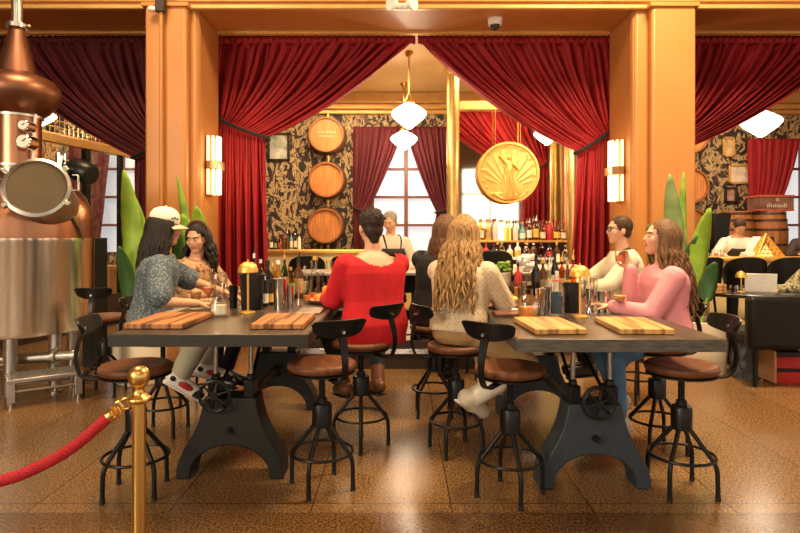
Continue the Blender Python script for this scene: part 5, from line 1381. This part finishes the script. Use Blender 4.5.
# ================================================================== BACK WALL
def barrel_end(label, px, py, rp, D=YB - .01, text=False):
    s = F / D; r = rp / s; t = thing('barrel', label, 'barrel', (X(px, D), D, Z(py, D)), 0, 'barrel ends on the wallpapered walls')
    Mx = Matrix.Rotation(R(90), 4, 'X'); L_ = .3
    m = MB(); m.lathe([(r * 1.1, 0), (r * 1.08, L_ * .5), (r, L_), (r * .92, L_), (r * .92, L_ - .045), (0, L_ - .045)], 40, M=Mx); m.build('staves', barrel_stave, t)
    m = MB(); m.lathe([(0, L_ - .044), (r * .915, L_ - .044), (r * .9, L_ - .036), (0, L_ - .036)], 40, M=Mx); m.build('head', barrel_head, t)
    for a, rr in ((.04, 1.105), (.16, 1.1), (L_ - .04, 1.03)):
        m = MB(); m.lathe([(r * rr, a), (r * rr * 1.012, a), (r * (rr - .01) * 1.012, a + .035), (r * (rr - .01), a + .035)], 40, M=Mx); m.build('hoop', hoop, t)
    if text:
        m = MB(); yy = -(L_ - .034); rd = random.Random(4)
        for k, (n, zz, hh, wd) in enumerate(((10, .045, .045, .36), (9, -.03, .035, .27))):
            for i in range(n):
                x = -wd / 2 + wd * (i + .5) / n; w_ = wd / n * .6
                m.bb(x - w_ / 2, x - w_ / 2 + .008, yy - .003, yy, zz - hh / 2, zz + hh / 2)
                if (i + k) % 2: m.bb(x - w_ / 2, x + w_ / 2, yy - .003, yy, zz + hh / 2 - .009, zz + hh / 2)
                if i % 3: m.bb(x - w_ / 2, x + w_ / 2, yy - .003, yy, zz - hh / 2, zz - hh / 2 + .009)
                if i % 4: m.bb(x + w_ / 2 - .008, x + w_ / 2, yy - .003, yy, zz - hh / 2, zz + hh / 2)
        m.build('stencilled_lettering', mat('pale stencil paint', (.8, .6, .35), .6), t)
    return t
barrel_end('topmost hanging barrel left of the bar window, with pale stencilled lettering', 328, 137, 17, text=True)
barrel_end('middle hanging barrel left of the bar window', 328, 181, 17)
barrel_end('lowest of the three hanging barrels left of the bar window', 327, 226, 17)
t = thing('hanging_rail', 'vertical brass rail that carries the three barrels on the wallpaper', 'rail', (X(328, YB - .04), YB - .04, Z(250, YB)))
m = MB(); m.cyl((0, 0, 0), (0, 0, 3.86 - Z(250, YB)), .03, .03, 12); m.build('rail', brass, t)
for py, lab in ((138, 'topmost barrel end right of the right pillar, under the swagged curtain'), (187, 'middle barrel end right of the right pillar'), (226, 'lowest barrel end right of the right pillar, behind the banana leaf')): barrel_end(lab, 684, py, 17)
def frame(label, px0, px1, py0, py1, fm_, pic, D=YB - .005, group='framed pictures on the wallpaper', mountw=.06):
    x0, x1, z0, z1 = X(px0, D), X(px1, D), Z(py1, D), Z(py0, D); t = thing('picture_frame', label, 'picture', ((x0 + x1) / 2, D, (z0 + z1) / 2), 0, group); w_, h_ = (x1 - x0) / 2, (z1 - z0) / 2
    m = MB(); b_ = .04
    m.bb(-w_, w_, -.045, 0, h_ - b_, h_); m.bb(-w_, w_, -.045, 0, -h_, -h_ + b_); m.bb(-w_, -w_ + b_, -.045, 0, -h_, h_); m.bb(w_ - b_, w_, -.045, 0, -h_, h_); m.build('frame', fm_, t, bevel=.006)
    m = MB(); m.bb(-w_ + b_, w_ - b_, -.02, -.004, -h_ + b_, h_ - b_); m.build('picture', pic, t)
pic1 = patterned('landscape print', [(.3, (.12, .15, .08)), (.55, (.5, .5, .42)), (.7, (.75, .72, .65))], 3, kind='noise'); pic2 = patterned('sepia print', [(.3, (.35, .2, .08)), (.6, (.7, .52, .3))], 5, kind='noise'); pic3 = patterned('pale print', [(.3, (.45, .35, .3)), (.6, (.8, .68, .55))], 4, kind='noise')
frame('black framed landscape print beside the left swagged curtain', 268, 290, 133, 161, dark_wood, pic1)
frame('upright sepia picture high on the wall beyond the right pillar', 722, 734, 137, 157, trim_paint, pic2)
frame('wide gold framed picture on the wall beyond the right pillar', 728, 751, 164, 184, trim_paint, pic3)
frame('small red toned picture low on the wall above the upright barrels', 724, 736, 187, 203, dark_wood, patterned('red print', [(.35, (.3, .06, .04)), (.6, (.5, .35, .25))], 6, kind='noise'))
# back counter with upright barrels
slab('back_counter', 'dark back counter carrying two upright barrels behind the right bartender', 'counter', X(706, 10.2), 7.4, 10.05, 10.75, .95, dark_wood, dark_wood, 'door_panel')
def upright(label, px, D, z, r, h):
    t = thing('oak_barrel', label, 'barrel', (X(px, D), D, z), 0, 'upright oak barrels'); n = 12; pr = [(0, 0)] + [(r * (.84 + .16 * math.sin(PI * i / n)), h * i / n) for i in range(n + 1)] + [(r * .78, h), (r * .78, h - .04), (0, h - .04)]
    m = MB(); m.lathe(pr, 36); m.build('staves', barrel_stave, t)
    for f_ in (.04, .17, .33, .62, .8, .93):
        rr = r * (.84 + .16 * math.sin(PI * f_)); m = MB(); m.lathe([(rr, h * f_), (rr + .006, h * f_), (rr + .006, h * f_ + .04), (rr, h * f_ + .04)], 36); m.build('hoop', hoop, t)
upright('upright oak barrel right behind the bending bartender', 737, 10.35, .951, .27, .9)
upright('upright oak barrel underneath the old red trimmed chest', 769, 10.35, .951, .29, .9)
o = MB().bb(-.16, .16, -.2, .2, 0, .86).build('black_fridge', black_metal, bevel=.01); o.location = (X(717, 10.4), 10.4, .951); tag(o, 'narrow black fridge left of the two upright barrels', 'fridge')
t = thing('wooden_chest', 'weathered brown chest with red trim and faded lettering on top of a barrel', 'chest', (X(770, 10.35), 10.35, 1.852)); w_ = 16.5 * 10.35 / F
m = MB(); m.bb(-w_, w_, -.2, .2, .02, .24); m.build('body', mat('weathered brown board', (.2, .1, .07), .7, var=.4, vs=5), t, bevel=.008)
m = MB(); m.bb(-w_ - .01, w_ + .01, -.21, .21, .24, .275); m.bb(-w_ - .005, w_ + .005, -.205, .205, 0, .03); m.build('trim', mat('faded red paint', (.5, .09, .06), .6), t, bevel=.005)
m = MB(); rd = random.Random(9)
for i in range(11): x = -w_ * .6 + i * w_ * .11; m.bb(x, x + .018 * rd.uniform(.6, 1), -.205, -.2, .06, .06 + rd.uniform(.04, .075))
m.build('lettering', mat('faded cream paint', (.62, .52, .4), .7), t); m = MB(); m.cyl((0, -.205, .19), (0, -.2, .19), .03); m.build('lock', brass, t)
# pyramid lamp and till on the gold counter
PX_, PDp = X(766, 8.66), 8.66
t = thing('pyramid_lamp', 'gold lattice pyramid ornament on the gold counter', 'ornament', (PX_, PDp, 1.112)); m = MB(); hh = .34; bw2 = .2
ap = V((0, 0, hh)); cs = [V((-bw2, -.12, 0)), V((bw2, -.12, 0)), V((bw2, .12, 0)), V((-bw2, .12, 0))]
for a, c in zip(cs, cs[1:] + cs[:1]):
    m.cyl(a, c, .012, .012, 8); m.cyl(a, ap, .012, .012, 8)
    for k in range(1, 6):
        f_ = k / 6; p_, q_ = a.lerp(ap, f_), c.lerp(ap, f_); m.cyl(p_, q_, .007, .007, 6)
        m.cyl(a.lerp(c, f_), a.lerp(ap, f_), .006, .006, 6); m.cyl(a.lerp(c, f_), c.lerp(ap, 1 - f_), .006, .006, 6)
m.build('lattice', gold, t); m = MB(); m.lathe([(0, 0), (.11, .01), (0, .2)], 4); m.build('core', mat('amber glow', (.9, .6, .15), .5, emit=1.5, ecol=(1, .65, .2)), t)
t = thing('white_menu', 'white folded menu card leaning beside the gold lattice pyramid', 'menu', (X(758, 8.8), 8.86, 1.112)); m = MB(); m.prism([(-.16, 0), (.02, .3), (.035, .3), (-.13, 0)], -.1, .1); m.prism([(.02, .3), (.06, 0), (.075, 0), (.035, .3)], -.1, .1); m.build('card', white_paint, t)
t = thing('till_screen', 'black till screen on a stand beside the bending bartender', 'till', (X(757, 9.15), 9.0, 1.112)); m = MB(); m.box((0, 0, .17), (.4, .03, .26), 0, Matrix.Rotation(R(-12), 4, 'X')); m.build('screen', black_metal, t, bevel=.006); m = MB(); m.bb(-.08, .08, -.06, .06, 0, .02); m.cyl((0, 0, 0), (0, 0, .12), .02); m.build('stand', black_metal, t)
t = thing('card_reader', 'white receipt printer with paper slip on the gold counter beside the bartender\'s hands', 'printer', (X(748, 8.75), 8.72, 1.112)); m = MB(); m.bb(-.09, .09, -.08, .08, 0, .07); m.build('body', white_paint, t, bevel=.015); m = MB(); m.bb(-.05, .05, -.02, -.01, .06, .12); m.build('paper', white_paint, t)
for i in range(5): tumbler('%s clear glass from the right pillar on the gold counter' % ORD[i], (X(698, 8.75) + i * .09, 8.75, 1.112), .034, .11, amberliq if i % 2 else None, .5, group='glasses on the gold counter')

# ================================================================== LOUNGE AT THE RIGHT
t = thing('round_table', 'black round table holding the silver laptop', 'table', (X(743, 7.0), 7.0, 0)); m = MB(); m.lathe([(0, .735), (.6, .735), (.61, .745), (.61, .77), (.6, .775), (0, .775)], 48); m.build('tabletop', mat('glossy black top', (.02, .014, .01), .15), t)
for sx_, sy_ in ((-1, -1), (1, -1), (1, 1), (-1, 1)): m = MB(); m.bb(sx_ * .3 - .04, sx_ * .3 + .04, sy_ * .3 - .04, sy_ * .3 + .04, 0, .735); m.build('leg', black_metal, t)
RT = .776
mushroom('small gold mushroom lamp on the black round table', (X(741, 6.75), 6.75, RT), .24, .06)
t = thing('laptop', 'silver laptop open on the black round table', 'laptop', (X(763, 6.75), 6.8, RT), R(-24)); alu = mat('silver aluminium', (.82, .8, .76), .35, .2)
m = MB(); m.bb(-.16, .16, 0, .22, .002, .016); m.build('keyboard', alu, t, bevel=.004); m = MB(); m.box((0, 0, .11), (.32, .008, .22), 0, Matrix.Rotation(R(14), 4, 'X')); lo = m.build('lid', alu, t, bevel=.003)
m = MB(); m.ell((0, .022, .115), (.016, .005, .018)); m.build('emblem', mat('grey emblem', (.4, .4, .4), .3), lo)
t = thing('wooden_caddy', 'low slatted wooden box on the black round table', 'box', (X(712, 6.75), 6.75, RT)); m = MB(); [m.bb(-.12, .12, -.08, .08, k * .034, k * .034 + .028) for k in range(3)]; m.build('slats', board_b, t)
for i, px in enumerate((729, 736)): tumbler('%s drink beside the small gold lamp on the round table' % ('dark' if i == 0 else 'clear'), (X(px, 6.7), 6.62, RT), .035, .09, cola if i == 0 else None, .7, group='drinks on the round table')
# large black armchair seen from behind
t = thing('armchair', 'large black armchair seen from behind in the lower right', 'armchair', (X(800, 5.75), 5.75, 0)); bl = MATS['black leather']
m = MB(); m.bb(-.66, .4, -.3, -.17, .36, .86); m.build('backrest', bl, t, bevel=.05, seg=4); m = MB(); m.bb(-.6, .34, -.18, .42, .38, .5); m.build('seat', bl, t, bevel=.04, seg=3)
for sx_ in (-.56, .3):
    for sy_ in (-.2, .36): m = MB(); m.cyl((sx_, sy_, 0), (sx_, sy_, .4), .018, .025); m.build('leg', black_metal, t)
t = thing('lounge_chair', 'tan upholstered chair tucked under the round table, beside the banana plant', 'chair', (X(726, 6.55), 6.55, 0), R(60)); tn = mat('tan upholstery', (.4, .25, .1), .7)
m = MB(); m.bb(-.22, .22, -.2, .2, .4, .48); m.build('seat', tn, t, bevel=.03, seg=3)
m = MB(); m.bb(-.22, .22, .17, .22, .45, .70); m.build('backrest', tn, t, bevel=.02, seg=3)
for sx_ in (-.18, .18):
    for sy_ in (-.16, .16): m = MB(); m.cyl((sx_, sy_, 0), (sx_, sy_, .4), .014, .02); m.build('leg', dark_wood, t)
# bags on the floor
def bag(name, label, cat, loc, w_, d_, h_, m_, crumple=.02, top=.7):
    rd = random.Random(int(loc[0] * 100)); vs = []; fs = []; n, k_ = 24, 8
    for j in range(k_ + 1):
        f_ = j / k_
        for i in range(n):
            a = 2 * PI * i / n; c_, s_ = math.cos(a), math.sin(a); c_ = math.copysign(abs(c_) ** .5, c_); s_ = math.copysign(abs(s_) ** .5, s_)
            q = 1 - (1 - top) * f_ ** 2
            vs.append((c_ * w_ / 2 * q + rd.uniform(-1, 1) * crumple, s_ * d_ / 2 * (1 - (1 - top * .6) * f_ ** 2) + rd.uniform(-1, 1) * crumple, h_ * f_ + (rd.uniform(-1, 1) * crumple if j else 0)))
    for j in range(k_):
        for i in range(n): fs.append((j * n + i, j * n + (i + 1) % n, (j + 1) * n + (i + 1) % n, (j + 1) * n + i))
    fs += [tuple(range(n - 1, -1, -1)), tuple(range(k_ * n, k_ * n + n))]
    t = thing(name, label, cat, loc); MB().add(vs, fs).build('body', m_, t, ang=40); return t
b1 = bag('carrier_bag', 'crumpled grey carrier bag on the floor next to the black armchair', 'bag', (X(750, 5.85), 5.95, 0), .24, .2, .42, mat('grey plastic film', (.1, .11, .13), .25), .018, .8)
m = MB()
for s in (-1, 1): m.tube(spline([(s * .05 - .04, 0, .4), (s * .05 - .03, 0, .46), (s * .05 + .03, 0, .46), (s * .05 + .04, 0, .4)], 5), .006, 6)
m.build('bag_handle', MATS['grey plastic film'], b1)
b2 = bag('duffel_bag', 'red and black bag lying on the floor beneath the black armchair', 'bag', (X(784, 5.8), 5.8, 0), .33, .24, .27, mat('red nylon', (.5, .012, .012), .6), .008, .9)
m = MB(); m.bb(-.168, .168, -.128, .128, .11, .14); m.bb(-.13, .13, -.1, .1, .25, .3); m.build('black_band', black_jacket, b2, bevel=.01)
o = MB().box((0, 0, .16), (.02, .25, .3), 0).build('tan_panel', mat('tan card', (.45, .25, .12), .6)); o.location = (X(763.5, 5.8), 5.74, 0.011); tag(o, 'tan card folder standing upright between the grey bag and the red bag', 'folder')

# ================================================================== GLAZED SCREEN AT THE LEFT
sx0, sy0, sx1, sy1 = -5.2, 6.9, -4.44, 10.15
Ls = math.hypot(sx1 - sx0, sy1 - sy0); ang = math.atan2(sy1 - sy0, sx1 - sx0)
sx0, sy0 = -5.1, 6.93; Ls = math.hypot(-4.44 - sx0, 10.15 - sy0); ang = math.atan2(10.15 - sy0, -4.44 - sx0)
t = thing('glazed_screen', 'dark framed glazed screen with a wire grille above, behind the copper still', 'screen', (sx0, sy0, 0), ang)
zt = 2.72
def along(px):   # distance along the screen seen at pixel column px
    lo, hi = 0, Ls
    for _ in range(40):
        md = (lo + hi) / 2; xx, yy = sx0 + md * math.cos(ang), sy0 + md * math.sin(ang)
        if 400 + F * xx / yy < px: lo = md
        else: hi = md
    return lo
posts = [0, along(86), along(120), Ls]
for q, w_ in zip(posts, (.04, .05, .03, .04)): m = MB(); m.bb(q - w_, q + w_, -.04, .04, 0, zt); m.build('post', black_metal, t)
m = MB(); m.bb(0, Ls, -.06, .06, zt, zt + .12); m.build('lintel', trim_paint, t, bevel=.01); m = MB(); m.bb(0, Ls, -.04, .04, 0, .5); m.build('lower_panel', dark_wood, t)
for a, c in zip(posts, posts[1:]): m = MB(); m.bb(a + .05, c - .05, -.006, .006, .5, zt); m.build('glass_pane', pane_glass, t)
m = MB()
for k in range(int(Ls / .09) + 1): m.cyl((k * .09, 0, zt + .12), (k * .09, 0, zt + .62), .006, .006, 5)
for k in range(6): m.cyl((0, 0, zt + .14 + k * .09), (Ls, 0, zt + .14 + k * .09), .006, .006, 5)
m.build('wire_grille', brass, t)
# things beyond the screen
o = MB().bb(-.5, .5, -.25, .25, 0, .9).build('back_cabinet', mat('orange wood', (.42, .2, .06), .5), bevel=.01); o.location = (-5.0 - .5, 10.4, 0); tag(o, 'orange wood cabinet seen through the glazed screen', 'cabinet')
o = MB().ell((0, 0, .08), (.12, .12, .08)).build('rose_bowl', mat('rose red', (.6, .06, .1), .5)); o.location = (-5.35, 10.35, .9); tag(o, 'rose red bowl on the cabinet beyond the glazed screen', 'bowl')
